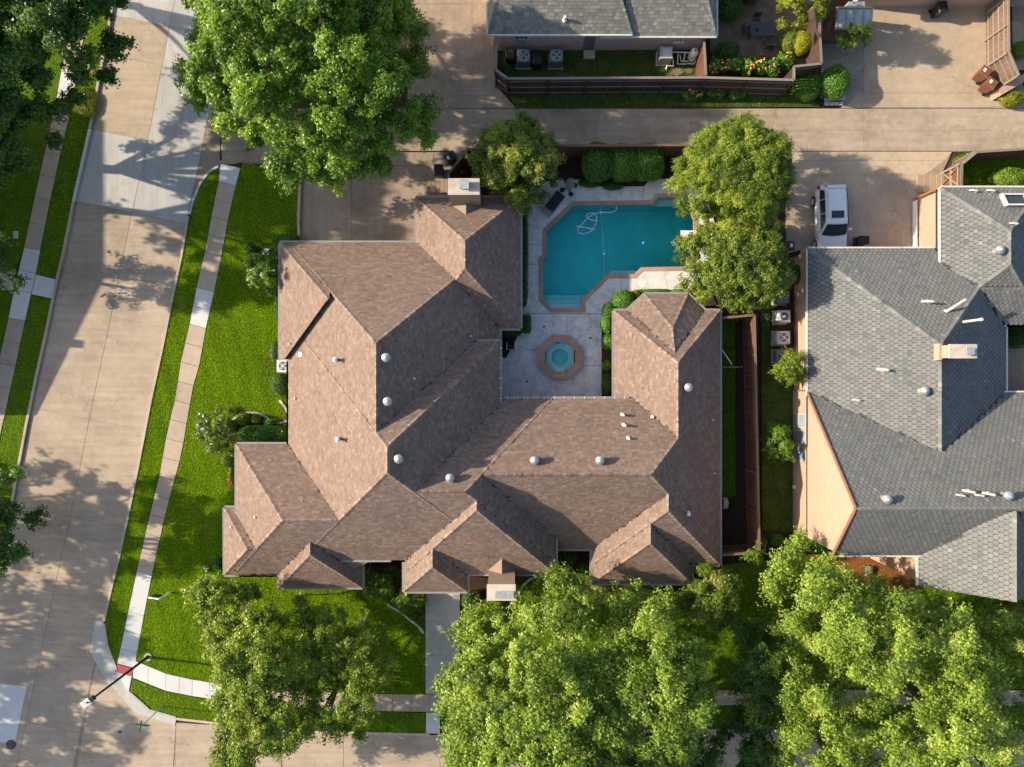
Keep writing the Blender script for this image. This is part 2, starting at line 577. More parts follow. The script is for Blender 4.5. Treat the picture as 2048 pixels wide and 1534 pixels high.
# pavement along the bottom street
BN = [(268, 1319), (335, 1347), (400, 1361), (460, 1369), (540, 1377), (700, 1386), (850, 1388), (1500, 1378), (2200, 1380)]
BS = [(268, 1354), (330, 1380), (400, 1394), (460, 1401), (540, 1409), (700, 1420), (850, 1423), (1500, 1409), (2200, 1411)]
walk2 = structure("sidewalk", PL([(a, b) for a, b in BN] + [(a, b) for a, b in reversed(BS)]), -.05, .028, M_SOIL)
xs = [268, 298, 333, 360, 386, 420, 453] + list(np.arange(490, 2200, 37))
for i in range(len(xs) - 1):
    a, b = xs[i], xs[i + 1]
    slab(PL([(a, interp(BN, a)), (b, interp(BN, b)), (b - 1, interp(BS, b)), (a - 1, interp(BS, a))]), -.02, .084, M_WALKNEW if a < 500 else M_WALK, walk2, .012)
# pavement on the far side of the street
FL = [(-60, 172), (0, 160), (100, 133), (138, 125), (205, 113), (310, 90), (390, 72), (495, 50), (570, 32), (630, 20), (720, 0), (900, -42), (1100, -90)]
FR = [(-60, 202), (0, 190), (100, 163), (138, 157), (205, 147), (310, 122), (395, 103), (500, 82), (550, 73), (590, 63), (640, 52), (735, 32), (880, 0), (1100, -52)]
walk3 = structure("sidewalk", PL([(b, a) for a, b in FL] + [(b, a) for a, b in reversed(FR)]), -.05, .028, M_SOIL)
ys = [-60, -20, 20, 60, 100, 137, 205, 258, 305, 350, 395, 445, 495, 541, 580, 636] + list(np.arange(682, 1100, 44))
for i in range(len(ys) - 1):
    a, b = ys[i], ys[i + 1]
    new = 137 <= a < 200 or 495 <= a < 600
    slab(PL([(interp(FL, a), a), (interp(FR, a + 6), a + 6), (interp(FR, b + 6), b + 6), (interp(FL, b), b)]), -.02, .085, M_WALKNEW if new else M_WALK, walk3, .012)
slab(PL([(74, 549), (114, 559), (107, 598), (64, 589)]), -.02, .088, M_WALKNEW, walk3, .012)
slab(PL([(-40, 547), (33, 541), (27, 582), (-40, 578)]), -.02, .08, M_WALK, walk3, .012)

# --- kerbs
def kerb(pts, mat=M_KERB, w=.16, top=.12):
    p = [Vector((*P(a, b), 0)) for a, b in pts]
    m = MB()
    for a, b in zip(p[:-1], p[1:]):
        d = (b - a).normalized() * .004
        m.bar(a - d + Vector((0, 0, top / 2 - .02)), b + d + Vector((0, 0, top / 2 - .02)), w, top + .04)
    return m.build("kerb", mat, None, kind="structure")
kerb([(438, 333), (418, 345), (401, 368), (388, 400), (380, 430)], M_NEW)
kerb([(interp(RE, y) + 3, y) for y in (433, 512, 610, 700, 800, 930, 1024, 1120, 1180, 1242)])
kerb([(210, 1247), (216, 1290), (234, 1338)], M_NEW)
kerb([(263, 1386), (300, 1419), (353, 1434)], M_NEW)
kerb([(354, 1436), (450, 1447), (600, 1462), (860, 1468)])
kerb([(882, 1468), (1140, 1464), (1400, 1459), (2200, 1461)])
kerb([(interp(RW, y) - 3, y) for y in (-100, 90, 258)])
kerb([(interp(RW, y) - 3, y) for y in (259, 404)], M_WALKNEW)
kerb([(interp(RW, y) - 3, y) for y in (405, 512, 560, 660, 740, 850, 990, 1160)])

# --- alley and drives
alley = structure("alley", PL([(440, 217), (2230, 217), (2230, 302), (870, 306), (480, 330), (440, 320)]), -.064, -.012, M_DRIVE)
xs = [442, 560, 690, 800, 893, 1030, 1197, 1380, 1555, 1727, 1900, 2060, 2230]
for i in range(len(xs) - 1):
    a, b = xs[i], xs[i + 1]
    for v0, v1 in ((218, 262), (262, 302)):
        slab(PL([(a, v0), (b, v0), (b, v1), (a, v1)]), -.06, .003, M_ALLEY, alley, .005)
slab(PL([(442, 302), (600, 302), (600, 318), (486, 326), (444, 330)]), -.06, .003, M_ALLEY, alley)
drive1 = structure("driveway", PL([(590, 302), (900, 302), (905, 420), (840, 420), (840, 500), (600, 500)]), -.063, -.012, M_DRIVE)
for q in ([(601, 304), (720, 304), (716, 333), (601, 333)], [(720, 304), (868, 304), (866, 331), (716, 333)],
          [(601, 333), (703, 333), (703, 361), (601, 361)], [(703, 333), (850, 332), (850, 361), (703, 361)],
          [(601, 361), (703, 361), (703, 510), (601, 510)], [(703, 361), (850, 361), (850, 510), (703, 510)],
          [(850, 331), (868, 331), (905, 331), (905, 425), (850, 425)], [(868, 304), (935, 304), (935, 331), (868, 331)]):
    slab(PL(q), -.06, .006, M_DRIVE, drive1, .012)
kerb([(585, 344), (601, 356), (598, 440), (599, 485)], M_DRIVE_TAN, .18, .16)
drive2 = structure("driveway", PL([(815, -260), (992, -260), (992, 170), (1032, 216), (815, 216)]), -.063, -.012, M_DRIVE)
for q in ([(815, -260), (990, -260), (990, 8), (815, 8)], [(815, 8), (990, 8), (990, 192), (815, 192)],
          [(815, 192), (1008, 192), (1031, 216), (815, 218)]):
    slab(PL(q), -.06, .006, M_DRIVE, drive2, .014)
drive3 = structure("driveway", PL([(1690, 8), (1990, -20), (2060, 216), (1684, 216)]), -.063, -.012, M_DRIVE)
for q in ([(1728, 20), (1976, 20), (1976, 186), (1728, 186)], [(1728, 12), (1976, 12), (1976, 20), (1728, 20)],
          [(1715, 186), (1992, 186), (2025, 214), (1690, 214)], [(1976, 20), (1990, 20), (1992, 186), (1976, 186)]):
    slab(PL(q), -.06, .006, M_DRIVE_TAN, drive3, .008)
drive4 = structure("driveway", PL([(1576, 302), (1905, 302), (1850, 420), (1850, 520), (1570, 520)]), -.063, -.012, M_DRIVE)
for q in ([(1576, 303), (1905, 303), (1890, 321), (1582, 321)], [(1582, 321), (1890, 321), (1850, 350), (1590, 350)],
          [(1570, 350), (1732, 350), (1732, 520), (1574, 520)], [(1732, 350), (1905, 350), (1850, 520), (1732, 520)]):
    slab(PL(q), -.06, .006, M_DRIVE_TAN, drive4, .008)
# front walk
fw = structure("front_path", PL([(851, 1180), (920, 1180), (920, 1470), (851, 1470)]), -.05, .02, M_SOIL)
for a, b in ((1150, 1240), (1240, 1310), (1310, 1387)):
    slab(PL([(851, a), (920, a), (920, b), (851, b)]), -.02, .075, M_PATH, fw, .006)
slab(PL([(852, 1424), (880, 1424), (880, 1466), (852, 1466)]), -.02, .08, M_WALKNEW, fw, .006)

# --- lawns
LAWNS = []
def lawn(pts, mat=M_LAWN, dens=250, top=.05, tall=1.0):
    p = PL(pts)
    o = structure("lawn", p, -.06, top, mat)
    LAWNS.append((p, dens, top, tall, mat))
    return o
lawn([(487, 327), (585, 345), (600, 358), (597, 482), (640, 520), (640, 1100), (760, 1140), (850, 1140), (850, 1387), (700, 1385), (540, 1376), (460, 1368), (400, 1360), (335, 1346), (270, 1318)] + [(b + 1, a) for a, b in reversed(SR) if a < 1330], dens=800)
lawn([(440, 336), (421, 347), (405, 370), (392, 402), (384, 432)] + [(b + 6, a) for a, b in RE if 500 < a < 1200] + [(213, 1243), (219, 1290), (234, 1326)] + [(b - 1, a) for a, b in reversed(SL)], dens=800)
lawn([(267, 1357), (330, 1382), (400, 1396), (460, 1403), (540, 1411), (700, 1422), (850, 1425), (850, 1466), (600, 1460), (450, 1445), (356, 1433), (300, 1416), (262, 1384)], dens=260)
lawn([(922, 1180), (1640, 1110), (2200, 1180), (2200, 1378), (1500, 1376), (922, 1385)], dens=120)
lawn([(882, 1424), (1500, 1411), (2200, 1413), (2200, 1457), (1400, 1455), (882, 1465)], dens=90)
lawn([(b + 1, a) for a, b in FR if a < 560] + [(76, 548), (113, 557)] + [(b - 6, a) for a, b in reversed(RW) if a <= 512], dens=170)
lawn([(64, 591), (106, 600)] + [(b - 6, a) for a, b in RW if 640 <= a <= 1160] + [(b + 1, a) for a, b in reversed(FR) if a > 590], dens=200)
lawn([(b - 1, a) for a, b in FL if a < 530] + [(34, 539), (-60, 545), (-300, 545), (-300, -60)], dens=60)
lawn([(27, 584)] + [(b - 1, a) for a, b in FL if a > 580] + [(-300, 1100), (-300, 590), (-60, 580)], dens=40)
lawn([(1004, 170), (1412, 172), (1600, 178), (1640, 214), (1300, 216), (1033, 217)], M_LAWNDRY, 120)
lawn([(1004, 98), (1412, 98), (1412, 172), (1012, 172)], M_LAWNDRY, 70)
lawn([(1440, 640), (1470, 640), (1470, 990), (1440, 1000)], M_LAWN, 90)
lawn([(1521, 520), (1588, 520), (1590, 1064), (1524, 1060)], M_LAWNDRY, 130)
lawn([(1905, 318), (1930, 305), (2200, 300), (2200, 420), (1905, 420)], M_LAWN, 150)
lawn([(2000, 640), (2200, 640), (2200, 690), (2000, 690)], M_LAWNDRY, 40)

# --- beds and yards
structure("mulch_bed", PL([(1120, 300), (1390, 298), (1420, 360), (1300, 359), (1288, 373), (1182, 373), (1166, 359), (1105, 361)]), -.06, .01, M_MULCH)
structure("mulch_bed", PL([(1203, 642), (1212, 625), (1255, 588), (1262, 580), (1370, 582), (1420, 575), (1445, 640), (1240, 640), (1240, 800), (1203, 800)]), -.06, .012, M_MULCH)
structure("mulch_bed", PL([(536, 690), (600, 680), (600, 890), (560, 890), (560, 830), (575, 800), (545, 770), (532, 735)]), -.06, .058, M_MULCH)
structure("mulch_bed", PL([(455, 838), (475, 828), (505, 824), (535, 829), (560, 842), (580, 840), (580, 980), (470, 1000), (452, 900)]), -.06, .062, M_MULCH)
structure("mulch_bed", PL([(760, 1120), (851, 1120), (851, 1262), (815, 1230), (780, 1205)]), -.06, .062, M_MULCH)
structure("mulch_bed", PL([(920, 1140), (1000, 1140), (1010, 1180), (950, 1235), (922, 1262)]), -.06, .062, M_MULCH)
structure("mulch_bed", PL([(1112, 1080), (1190, 1080), (1440, 1120), (1440, 1180), (1180, 1190), (1112, 1150)]), -.06, .064, M_MULCH)
structure("mulch_bed", PL([(1620, 1110), (1680, 1105), (1770, 1105), (1850, 1170), (1800, 1190), (1700, 1160), (1640, 1135)]), -.06, .066, M_REDMULCH)
structure("side_yard_soil", PL([(1470, 640), (1500, 640), (1502, 1104), (1440, 1104), (1440, 1000), (1462, 980), (1476, 800)]), -.06, .04, M_MULCH)
structure("yard_dirt", PL([(1420, -200), (1645, -200), (1645, 120), (1590, 140), (1440, 142), (1420, 100)]), -.06, .02, M_DIRT)
structure("gravel_bed", PL([(1650, 60), (1700, 60), (1727, 95), (1727, 130), (1715, 170), (1690, 196), (1640, 196), (1645, 100)]), -.06, .03, M_GRAVEL)
structure("neighbour_patio", PL([(2000, 690), (2200, 690), (2200, 800), (2000, 800)]), -.06, .04, M_DRIVE)
structure("gravel_bed", PL([(2020, -200), (2200, -200), (2200, 140), (2026, 140)]), -.06, .04, M_DRIVE)
structure("mulch_bed", PL([(1530, 520), (1600, 500), (1602, 720), (1545, 720)]), -.06, .056, M_MULCH)

# ================================================================== PATIO, POOL, SPA
def patio_mat():
    m, nt, bs = nodes_of("stamped_concrete")
    geo = add(nt, "ShaderNodeNewGeometry").outputs["Position"]
    wob = add(nt, "ShaderNodeVectorMath", operation='SCALE'); wob.inputs[3].default_value = .35
    nz = add(nt, "ShaderNodeTexNoise"); nz.inputs["Scale"].default_value = 1.5
    nt.links.new(geo, nz.inputs["Vector"]); nt.links.new(nz.outputs["Color"], wob.inputs[0])
    vs = add(nt, "ShaderNodeVectorMath", operation='ADD')
    nt.links.new(geo, vs.inputs[0]); nt.links.new(wob.outputs[0], vs.inputs[1])
    vo = add(nt, "ShaderNodeTexVoronoi", feature='DISTANCE_TO_EDGE'); vo.inputs["Scale"].default_value = 1.15
    nt.links.new(vs.outputs[0], vo.inputs["Vector"])
    col = ramp(nt, noise(nt, 1.6, 6, .7), [(.28, (.42, .40, .38)), (.5, (.62, .61, .60)), (.75, (.74, .74, .735))])
    col = mixc(nt, 1.0, col, ramp(nt, vo.outputs["Distance"], [(0.0, (.78, .75, .72)), (.03, (1, 1, 1))]), 'MULTIPLY')
    col = mixc(nt, .6, col, ramp(nt, noise(nt, 12, 5, .75), [(.3, (.72, .72, .72)), (.7, (1.18, 1.18, 1.18))]), 'MULTIPLY')
    nt.links.new(col, bs.inputs["Base Color"]); bs.inputs["Roughness"].default_value = .8
    bump(nt, bs, vo.outputs["Distance"], .15, .02)
    return m
M_PATIO = patio_mat()
M_COPING = concrete("coping_stone", (.43, .27, .2), stain=.2, blotch=.5)

POOL = PL([(1146.6, 410.8), (1304, 408.5), (1315.4, 394.8), (1353, 394.8), (1380, 422), (1387, 440), (1387, 515), (1368, 533.6), (1281.5, 535.2), (1267.8, 548.9), (1214, 548.9), (1163.2, 600), (1163.2, 617.3), (1103.6, 617.3), (1085, 598.2), (1085, 519), (1092.8, 513), (1092.8, 463.2)])
POOL = ccw(POOL)
COPE = inset(POOL, -.27)
SPA_C = P(1119.5, 714)
def octa(r, ph=22.5):
    return [(SPA_C[0] + r * math.cos(R(ph + 45 * k)), SPA_C[1] + r * math.sin(R(ph + 45 * k))) for k in range(8)]
def keyhole(outer, hole):
    """one face: outer ring, cut to the hole ring and back"""
    outer, hole = ccw(outer), list(reversed(ccw(hole)))
    b = min(((i, j) for i in range(len(outer)) for j in range(len(hole))), key=lambda t: (outer[t[0]][0] - hole[t[1]][0]) ** 2 + (outer[t[0]][1] - hole[t[1]][1]) ** 2)
    i, j = b
    return outer[:i + 1] + hole[j:] + hole[:j + 1] + outer[i:]
def sheet(name, outer, hole, z, mat, parent=None, kind=None):
    import mathutils
    me = bpy.data.meshes.new(name)
    bm = bmesh.new()
    for ring in (outer, hole):
        vs = [bm.verts.new((x, y, z)) for x, y in ring]
        for a in range(len(vs)):
            bm.edges.new((vs[a], vs[(a + 1) % len(vs)]))
    bmesh.ops.triangle_fill(bm, use_beauty=True, use_dissolve=False, edges=bm.edges[:])
    bmesh.ops.recalc_face_normals(bm, faces=bm.faces[:])
    for f in bm.faces:
        if f.normal.z < 0:
            f.normal_flip()
    bm.to_mesh(me); bm.free()
    me.materials.append(mat)
    o = bpy.data.objects.new(name, me); COL.objects.link(o); o.parent = parent
    if kind:
        o["kind"] = kind
    return o
sheet("patio", PL([(1040, 372), (1105, 361), (1166, 359), (1182, 373), (1288, 373), (1300, 359), (1400, 355), (1440, 480), (1425, 575), (1370, 584), (1262, 582), (1255, 590), (1212, 627), (1040, 627)]), inset(POOL, -.1), .03, M_PATIO, kind="structure")
sheet("patio", PL([(1040, 628), (1211, 628), (1203, 643), (1203, 812), (985, 812), (985, 716), (1012, 716), (1026, 690), (1040, 664)]), octa(1.25), .03, M_PATIO, kind="structure")
for q in ([(1047, 489), (1083, 489)], [(1047, 529), (1076, 530)], [(1150, 372), (1150, 402)], [(1133, 629), (1133, 666)], [(1243, 562), (1243, 590)], [(1165, 731), (1203, 731)], [(1102, 764), (1102, 795)], [(1036, 693), (1073, 701)], [(1287, 373), (1287, 398)]):
    m = MB(); m.bar(P3(*q[0], .031), P3(*q[1], .031), .022, .006)
    m.build("patio_joint", simple("joint_dark", (.12, .105, .09)), None, kind="structure")

def water_mat(name, col, dens):
    m, nt, bs = nodes_of(name)
    nt.nodes.remove(bs)
    out = nt.nodes["Material Output"]
    tr = add(nt, "ShaderNodeBsdfTransparent"); gl = add(nt, "ShaderNodeBsdfGlossy"); gl.inputs["Roughness"].default_value = .04
    fr = add(nt, "ShaderNodeFresnel"); fr.inputs[0].default_value = 1.33
    bp = add(nt, "ShaderNodeBump"); bp.inputs["Strength"].default_value = .25; bp.inputs["Distance"].default_value = .03
    nt.links.new(noise(nt, 3.2, 4, .6), bp.inputs["Height"])
    nt.links.new(bp.outputs[0], gl.inputs["Normal"]); nt.links.new(bp.outputs[0], fr.inputs["Normal"])
    mx = add(nt, "ShaderNodeMixShader")
    nt.links.new(fr.outputs[0], mx.inputs[0]); nt.links.new(tr.outputs[0], mx.inputs[1]); nt.links.new(gl.outputs[0], mx.inputs[2])
    nt.links.new(mx.outputs[0], out.inputs["Surface"])
    va = add(nt, "ShaderNodeVolumeAbsorption"); va.inputs[0].default_value = (*col, 1); va.inputs[1].default_value = dens
    nt.links.new(va.outputs[0], out.inputs["Volume"])
    return m
def plaster_mat():
    m, nt, bs = nodes_of("pool_plaster")
    geo = add(nt, "ShaderNodeNewGeometry").outputs["Position"]
    nz = add(nt, "ShaderNodeTexNoise"); nz.inputs["Scale"].default_value = 1.2; nt.links.new(geo, nz.inputs["Vector"])
    c = ramp(nt, nz.outputs[0], [(.3, (.66, .72, .70)), (.7, (.80, .84, .82))])
    nt.links.new(c, bs.inputs["Base Color"]); bs.inputs["Roughness"].default_value = .7
    return m
M_PLASTER = plaster_mat()
M_WATER = water_mat("pool_water", (.02, .925, .93), .85)
M_WATERSPA = water_mat("spa_water", (.12, .86, .86), 1.0)

def ring_wall(m, poly, z0, z1, floor=True):
    poly = ccw(poly); n = len(poly)
    for k in range(n):
        a, b = poly[k], poly[(k + 1) % n]
        m.quad((b[0], b[1], z0), (a[0], a[1], z0), (a[0], a[1], z1), (b[0], b[1], z1))
    if floor:
        m.quad(*[(x, y, z0) for x, y in poly])
pool = thing("swimming_pool", "teal in-ground swimming pool with pinkish stone coping and angled corners", "pool", (*P(1230, 490), 0))
m = MB(); ring_wall(m, POOL, -1.9, -.02); m.build("basin", M_PLASTER, pool)
m = MB()
for y0, y1, z in ((587, 597.5, -.95), (597.5, 606.5, -.66), (606.5, 617.2, -.38)):
    q = clip(clip(POOL, 0, 1, -P(0, y1)[1]), 0, -1, P(0, y0)[1])
    m.prism(q, -1.9, z)
m.build("steps", M_PLASTER, pool)
for q, z in (([(1300, 408.6), (1312, 395), (1354, 395), (1367, 409)], -.45), ([(1214, 548.5), (1225, 539), (1278, 539), (1267, 548.5)], -.45)):
    m = MB(); m.prism(PL(q), -1.9, z); m.build("bench", M_PLASTER, pool)
m = MB(); m.prism(inset(POOL, .004), -1.88, -.11); m.build("water", M_WATER, pool)
def coping(poly, w, z0, z1, parent, step, mat):
    poly = ccw(poly)
    outer = inset(poly, -w)
    n = len(poly)
    for k in range(n):
        a, b, c, d = poly[k], poly[(k + 1) % n], outer[(k + 1) % n], outer[k]
        L = math.hypot(a[0] - b[0], a[1] - b[1])
        ns = max(1, round(L / step))
        for s in range(ns):
            f0, f1 = s / ns, (s + 1) / ns
            l = lambda p, q, f: (p[0] + (q[0] - p[0]) * f, p[1] + (q[1] - p[1]) * f)
            mm = MB(); mm.prism(inset([l(a, b, f0), l(a, b, f1), l(d, c, f1), l(d, c, f0)], .005), z0, z1)
            mm.build("coping_stone", mat, parent)
coping(inset(POOL, .02), .29, -.06, .055, pool, .62, M_COPING)
spa = thing("spa", "raised octagonal hot tub with pink stone rim and pale teal water", "spa", (SPA_C[0], SPA_C[1], 0))
m = MB(); ring_wall(m, octa(1.08), -.55, .36); m.build("basin", M_PLASTER, spa)
# seat ring with round well
m = MB()
n = 32; o8 = octa(1.075)
for k in range(n):
    a0, a1 = 2 * math.pi * k / n, 2 * math.pi * (k + 1) / n
    def rim(a):
        best = 9
        for j in range(8):
            ang = (a - R(45 * j))
            cc = math.cos(ang)
            if cc > .2:
                best = min(best, 1.075 * math.cos(R(22.5)) / cc)
        return (SPA_C[0] + best * math.cos(a), SPA_C[1] + best * math.sin(a))
    i0 = (SPA_C[0] + .56 * math.cos(a0), SPA_C[1] + .56 * math.sin(a0)); i1 = (SPA_C[0] + .56 * math.cos(a1), SPA_C[1] + .56 * math.sin(a1))
    r0, r1 = rim(a0), rim(a1)
    m.quad((*i0, -.1), (*r0, -.1), (*r1, -.1), (*i1, -.1))
    m.quad((*i0, -.55), (*i0, -.1), (*i1, -.1), (*i1, -.55))
m.build("seat_ring", M_PLASTER, spa)
m = MB(); m.prism([(SPA_C[0] - .33, SPA_C[1] - .98), (SPA_C[0] + .36, SPA_C[1] - .98), (SPA_C[0] + .3, SPA_C[1] - .66), (SPA_C[0] - .28, SPA_C[1] - .66)], -.1, .12); m.build("step", M_PLASTER, spa)
m = MB(); m.prism(octa(1.07), -.54, .24); m.build("water", M_WATERSPA, spa)
m = MB(); ring_wall(m, list(octa(1.5)), .0, .36, False)
for f in range(len(m.f)):
    m.f[f] = tuple(reversed(m.f[f]))
m.build("skirt", M_COPING, spa)
coping(octa(1.06), .46, .32, .40, spa, .7, M_COPING)
m = MB(); m.box((SPA_C[0] - .16, SPA_C[1] + .93, .28), (.22, .12, .06)); m.build("blue_float", simple("blue_plastic", (.02, .06, .55), .4), spa)

# ================================================================== ROOFS
class Wing:
    """convex roof: planes [(p0, p1, eave_h, pitch)], footprint polygon; height = lowest plane"""
    def __init__(self, foot, planes, over=.42, skirt=.2, gables=()):
        self.foot = ccw(foot)
        c = (sum(p[0] for p in foot) / len(foot), sum(p[1] for p in foot) / len(foot))
        self.pl = []
        for p0, p1, e, p in planes:
            d = Vector((p1[0] - p0[0], p1[1] - p0[1])).normalized()
            n = Vector((-d.y, d.x))
            if (c[0] - p0[0]) * n.x + (c[1] - p0[1]) * n.y < 0:
                n = -n
            # h = A x + B y + C
            self.pl.append((p * n.x, p * n.y, e - p * (n.x * p0[0] + n.y * p0[1]), n, p, e))
        self.over, self.skirt, self.gables = over, skirt, gables
        self.polys = []
        for i, a in enumerate(self.pl):
            q = self.foot
            for j, b in enumerate(self.pl):
                if i != j and q:
                    q = clip(q, b[0] - a[0], b[1] - a[1], b[2] - a[2])
            self.polys.append(q)
        fx = [p[0] for p in self.foot]; fy = [p[1] for p in self.foot]
        self.bb = (min(fx), min(fy), max(fx), max(fy))
    def h(self, x, y, grow=0.0):
        b = self.bb
        if x < b[0] - grow or x > b[2] + grow or y < b[1] - grow or y > b[3] + grow:
            return -9
        n = len(self.foot)
        for k in range(n):
            p, q = self.foot[k], self.foot[(k + 1) % n]
            if (q[0] - p[0]) * (y - p[1]) - (q[1] - p[1]) * (x - p[0]) < -1e-6 - grow * math.hypot(q[0] - p[0], q[1] - p[1]):
                return -9
        return min(a[0] * x + a[1] * y + a[2] for a in self.pl)

def rect_wing(x0, x1, y0, y1, n=None, s=None, e=None, w=None, **kw):
    """sides given as (eave height, pitch) or None"""
    foot = [(x0, y0), (x1, y0), (x1, y1), (x0, y1)]
    pls = []
    if n: pls.append(((x0, y1), (x1, y1), *n))
    if s: pls.append(((x0, y0), (x1, y0), *s))
    if e: pls.append(((x1, y0), (x1, y1), *e))
    if w: pls.append(((x0, y0), (x0, y1), *w))
    return Wing(foot, pls, **kw)

class House:
    def __init__(self, root, wings):
        self.root, self.w = root, wings
    def h(self, x, y):
        return max(w.h(x, y) for w in self.w)
    def hit(self, px, py, lift=0.0):
        hh = 4.0
        for _ in range(30):
            x, y = P(px, py, hh + lift)
            v = self.h(x, y)
            if v < 0: v = hh
            hh = .5 * hh + .5 * v
        x, y = P(px, py, hh + lift)
        return x, y, hh
    def hidden(self, wi, x, y, z, eps=.02):
        for j, o in enumerate(self.w):
            if j == wi: continue
            v = o.h(x, y)
            if v > z + eps or (abs(v - z) <= eps and j < wi):
                return True
        return False
    def decks(self, mat, wallmat):
        for wi, w in enumerate(self.w):
            m = MB()
            for a, q in zip(w.pl, w.polys):
                if len(q) < 3: continue
                f = lambda x, y: a[0] * x + a[1] * y + a[2] - .012
                m.quad(*[(x, y, f(x, y)) for x, y in ccw(q)])
                q = ccw(q); n = len(w.foot)
                for k in range(len(q)):
                    p0, p1 = q[k], q[(k + 1) % len(q)]
                    mx, my = (p0[0] + p1[0]) / 2, (p0[1] + p1[1]) / 2
                    if min(edge_dist(w.foot, np.array([mx]), np.array([my]))) < 1e-4:
                        m.quad((*p1, f(*p1)), (*p0, f(*p0)), (*p0, f(*p0) - w.skirt), (*p1, f(*p1) - w.skirt))
            zmin = min(a[5] for a in w.pl) - w.skirt
            if w.skirt < .4:
                m.quad(*[(x, y, zmin) for x, y in reversed(w.foot)])
            self.roofs.append(m.build("roof", mat, self.root))
            if wallmat is not None and w.over is not None:
                m = MB(); m.prism(inset(w.foot, w.over + .011 * wi), -.05, zmin + .01)
                m.build("wall", wallmat, self.root)
    def tabs(self, mat, kind, expo, width, name="shingle"):
        """thin overlapping shingle tabs laid in courses over every plane"""
        singles = []                       # whole hexagonal tabs, the largest in view become objects of their own
        for wi, w in enumerate(self.w):
            m = MB()
            merged = m
            for a, q in zip(w.pl, w.polys):
                if len(q) < 3: continue
                n, p = a[3], a[4]
                u = Vector((-n.y, n.x))
                k = 1 / math.sqrt(1 + p * p)
                Q = [(x * u.x + y * u.y, x * n.x + y * n.y) for x, y in q]
                Q = ccw(Q)
                d0 = min(t[1] for t in Q); d1 = max(t[1] for t in Q)
                ed = expo * k
                nz = Vector((-a[0], -a[1], 1)).normalized()
                row = 0
                y = d0
                while y < d1:
                    ux = clip(clip(Q, 0, 1, -(y - .3 * ed)), 0, -1, y + 1.3 * ed)
                    if len(ux) < 3:
                        y += ed; row += 1; continue
                    us, ue = min(t[0] for t in ux), max(t[0] for t in ux)
                    if kind == 'hex':
                        x = math.floor(us / width) * width - (width / 2 if row % 2 else 0)
                    else:
                        x = us - random.random() * width
                    while x < ue:
                        wd = width if kind == 'hex' else width * random.uniform(.55, 1.35)
                        if kind == 'hex':
                            c = .25 * wd; top = 1.28
                            r = [(x + c, y), (x + wd - c, y), (x + wd - .004, y + .5 * ed), (x + wd - .004, y + top * ed), (x + .004, y + top * ed), (x + .004, y + .5 * ed)]
                        else:
                            top = 1.12
                            r = [(x + .004, y), (x + wd - .004, y), (x + wd - .004, y + top * ed), (x + .004, y + top * ed)]
                        cu, cd = x + wd / 2, y + .5 * ed
                        X, Y = cu * u.x + cd * n.x, cu * u.y + cd * n.y
                        Z = a[0] * X + a[1] * Y + a[2]
                        if not self.hidden(wi, X, Y, Z):
                            pol = r
                            if not all(inside_convex(Q, t) for t in r):
                                for kk in range(len(Q)):
                                    A, B = Q[kk], Q[(kk + 1) % len(Q)]
                                    ea, eb = -(B[1] - A[1]), (B[0] - A[0])
                                    pol = clip(pol, ea, eb, -(ea * A[0] + eb * A[1]))
                                    if len(pol) < 3: break
                            if len(pol) >= 3:
                                m = MB() if (kind == 'hex' and pol is r) else merged
                                if m is not merged: singles.append((Z, wi, m))
                                thick = (.022 if kind == 'hex' else (.02 if random.random() < .42 else .011))
                                tone = min(1, max(0.12, random.gauss(.55, .15)))
                                if kind != 'hex':
                                    tone = min(1, max(0, random.gauss(.60 if thick > .015 else .44, .09)))
                                def w3(t):
                                    lift = thick * (1 - .92 * (t[1] - y) / (top * ed)) + .002
                                    X, Y = t[0] * u.x + t[1] * n.x, t[0] * u.y + t[1] * n.y
                                    v = Vector((X, Y, a[0] * X + a[1] * Y + a[2])) + nz * lift
                                    return v
                                pts = [w3(t) for t in pol]
                                if poly_area([(v.x, v.y) for v in pts]) < 0:
                                    pts.reverse()
                                if kind == 'hex':
                                    ctr = sum(pts, Vector()) / len(pts)
                                    m.quad(*pts, tone=0.0)
                                    # the pale granule field inside the dark band
                                    lo_ = [w3((cu + (t[0] - cu) * .84, (y + .5 * ed) + (t[1] - (y + .5 * ed)) * (.80 if t[1] < y + .5 * ed else .9))) + nz * .003 for t in pol]
                                    if poly_area([(v.x, v.y) for v in lo_]) < 0: lo_.reverse()
                                    m.quad(*lo_, tone=tone)
                                else:
                                    m.quad(*pts, tone=tone)
                                # lower edge faces
                                np_ = len(pts)
                                for kk in range(np_):
                                    A, B = pts[kk], pts[(kk + 1) % np_]
                                    mid = ((A + B) / 2)
                                    dd = mid.x * n.x + mid.y * n.y
                                    if dd < y + .3 * ed:
                                        m.quad(A, A - nz * (thick + .004), B - nz * (thick + .004), B, tone=tone * .8)
                        x += wd
                    y += ed; row += 1
            if kind != 'hex':
                if merged.v:
                    merged.build("shingles", mat, self.roofs[wi], tones=True, kind="stuff")
            else:
                w.rest = merged
        singles.sort(key=lambda t: -t[0])
        for k, (Z, wi, mm) in enumerate(singles):
            if k < 300:
                mm.build(name, mat, self.roofs[wi], tones=True)
            else:
                q = self.w[wi].rest; i0 = len(q.v)
                q.v += mm.v; q.f += [tuple(i + i0 for i in f) for f in mm.f]; q.t += mm.t
        if kind == 'hex':
            for wi, w in enumerate(self.w):
                if w.rest.v:
                    w.rest.build("shingles", mat, self.roofs[wi], tones=True, kind="stuff")
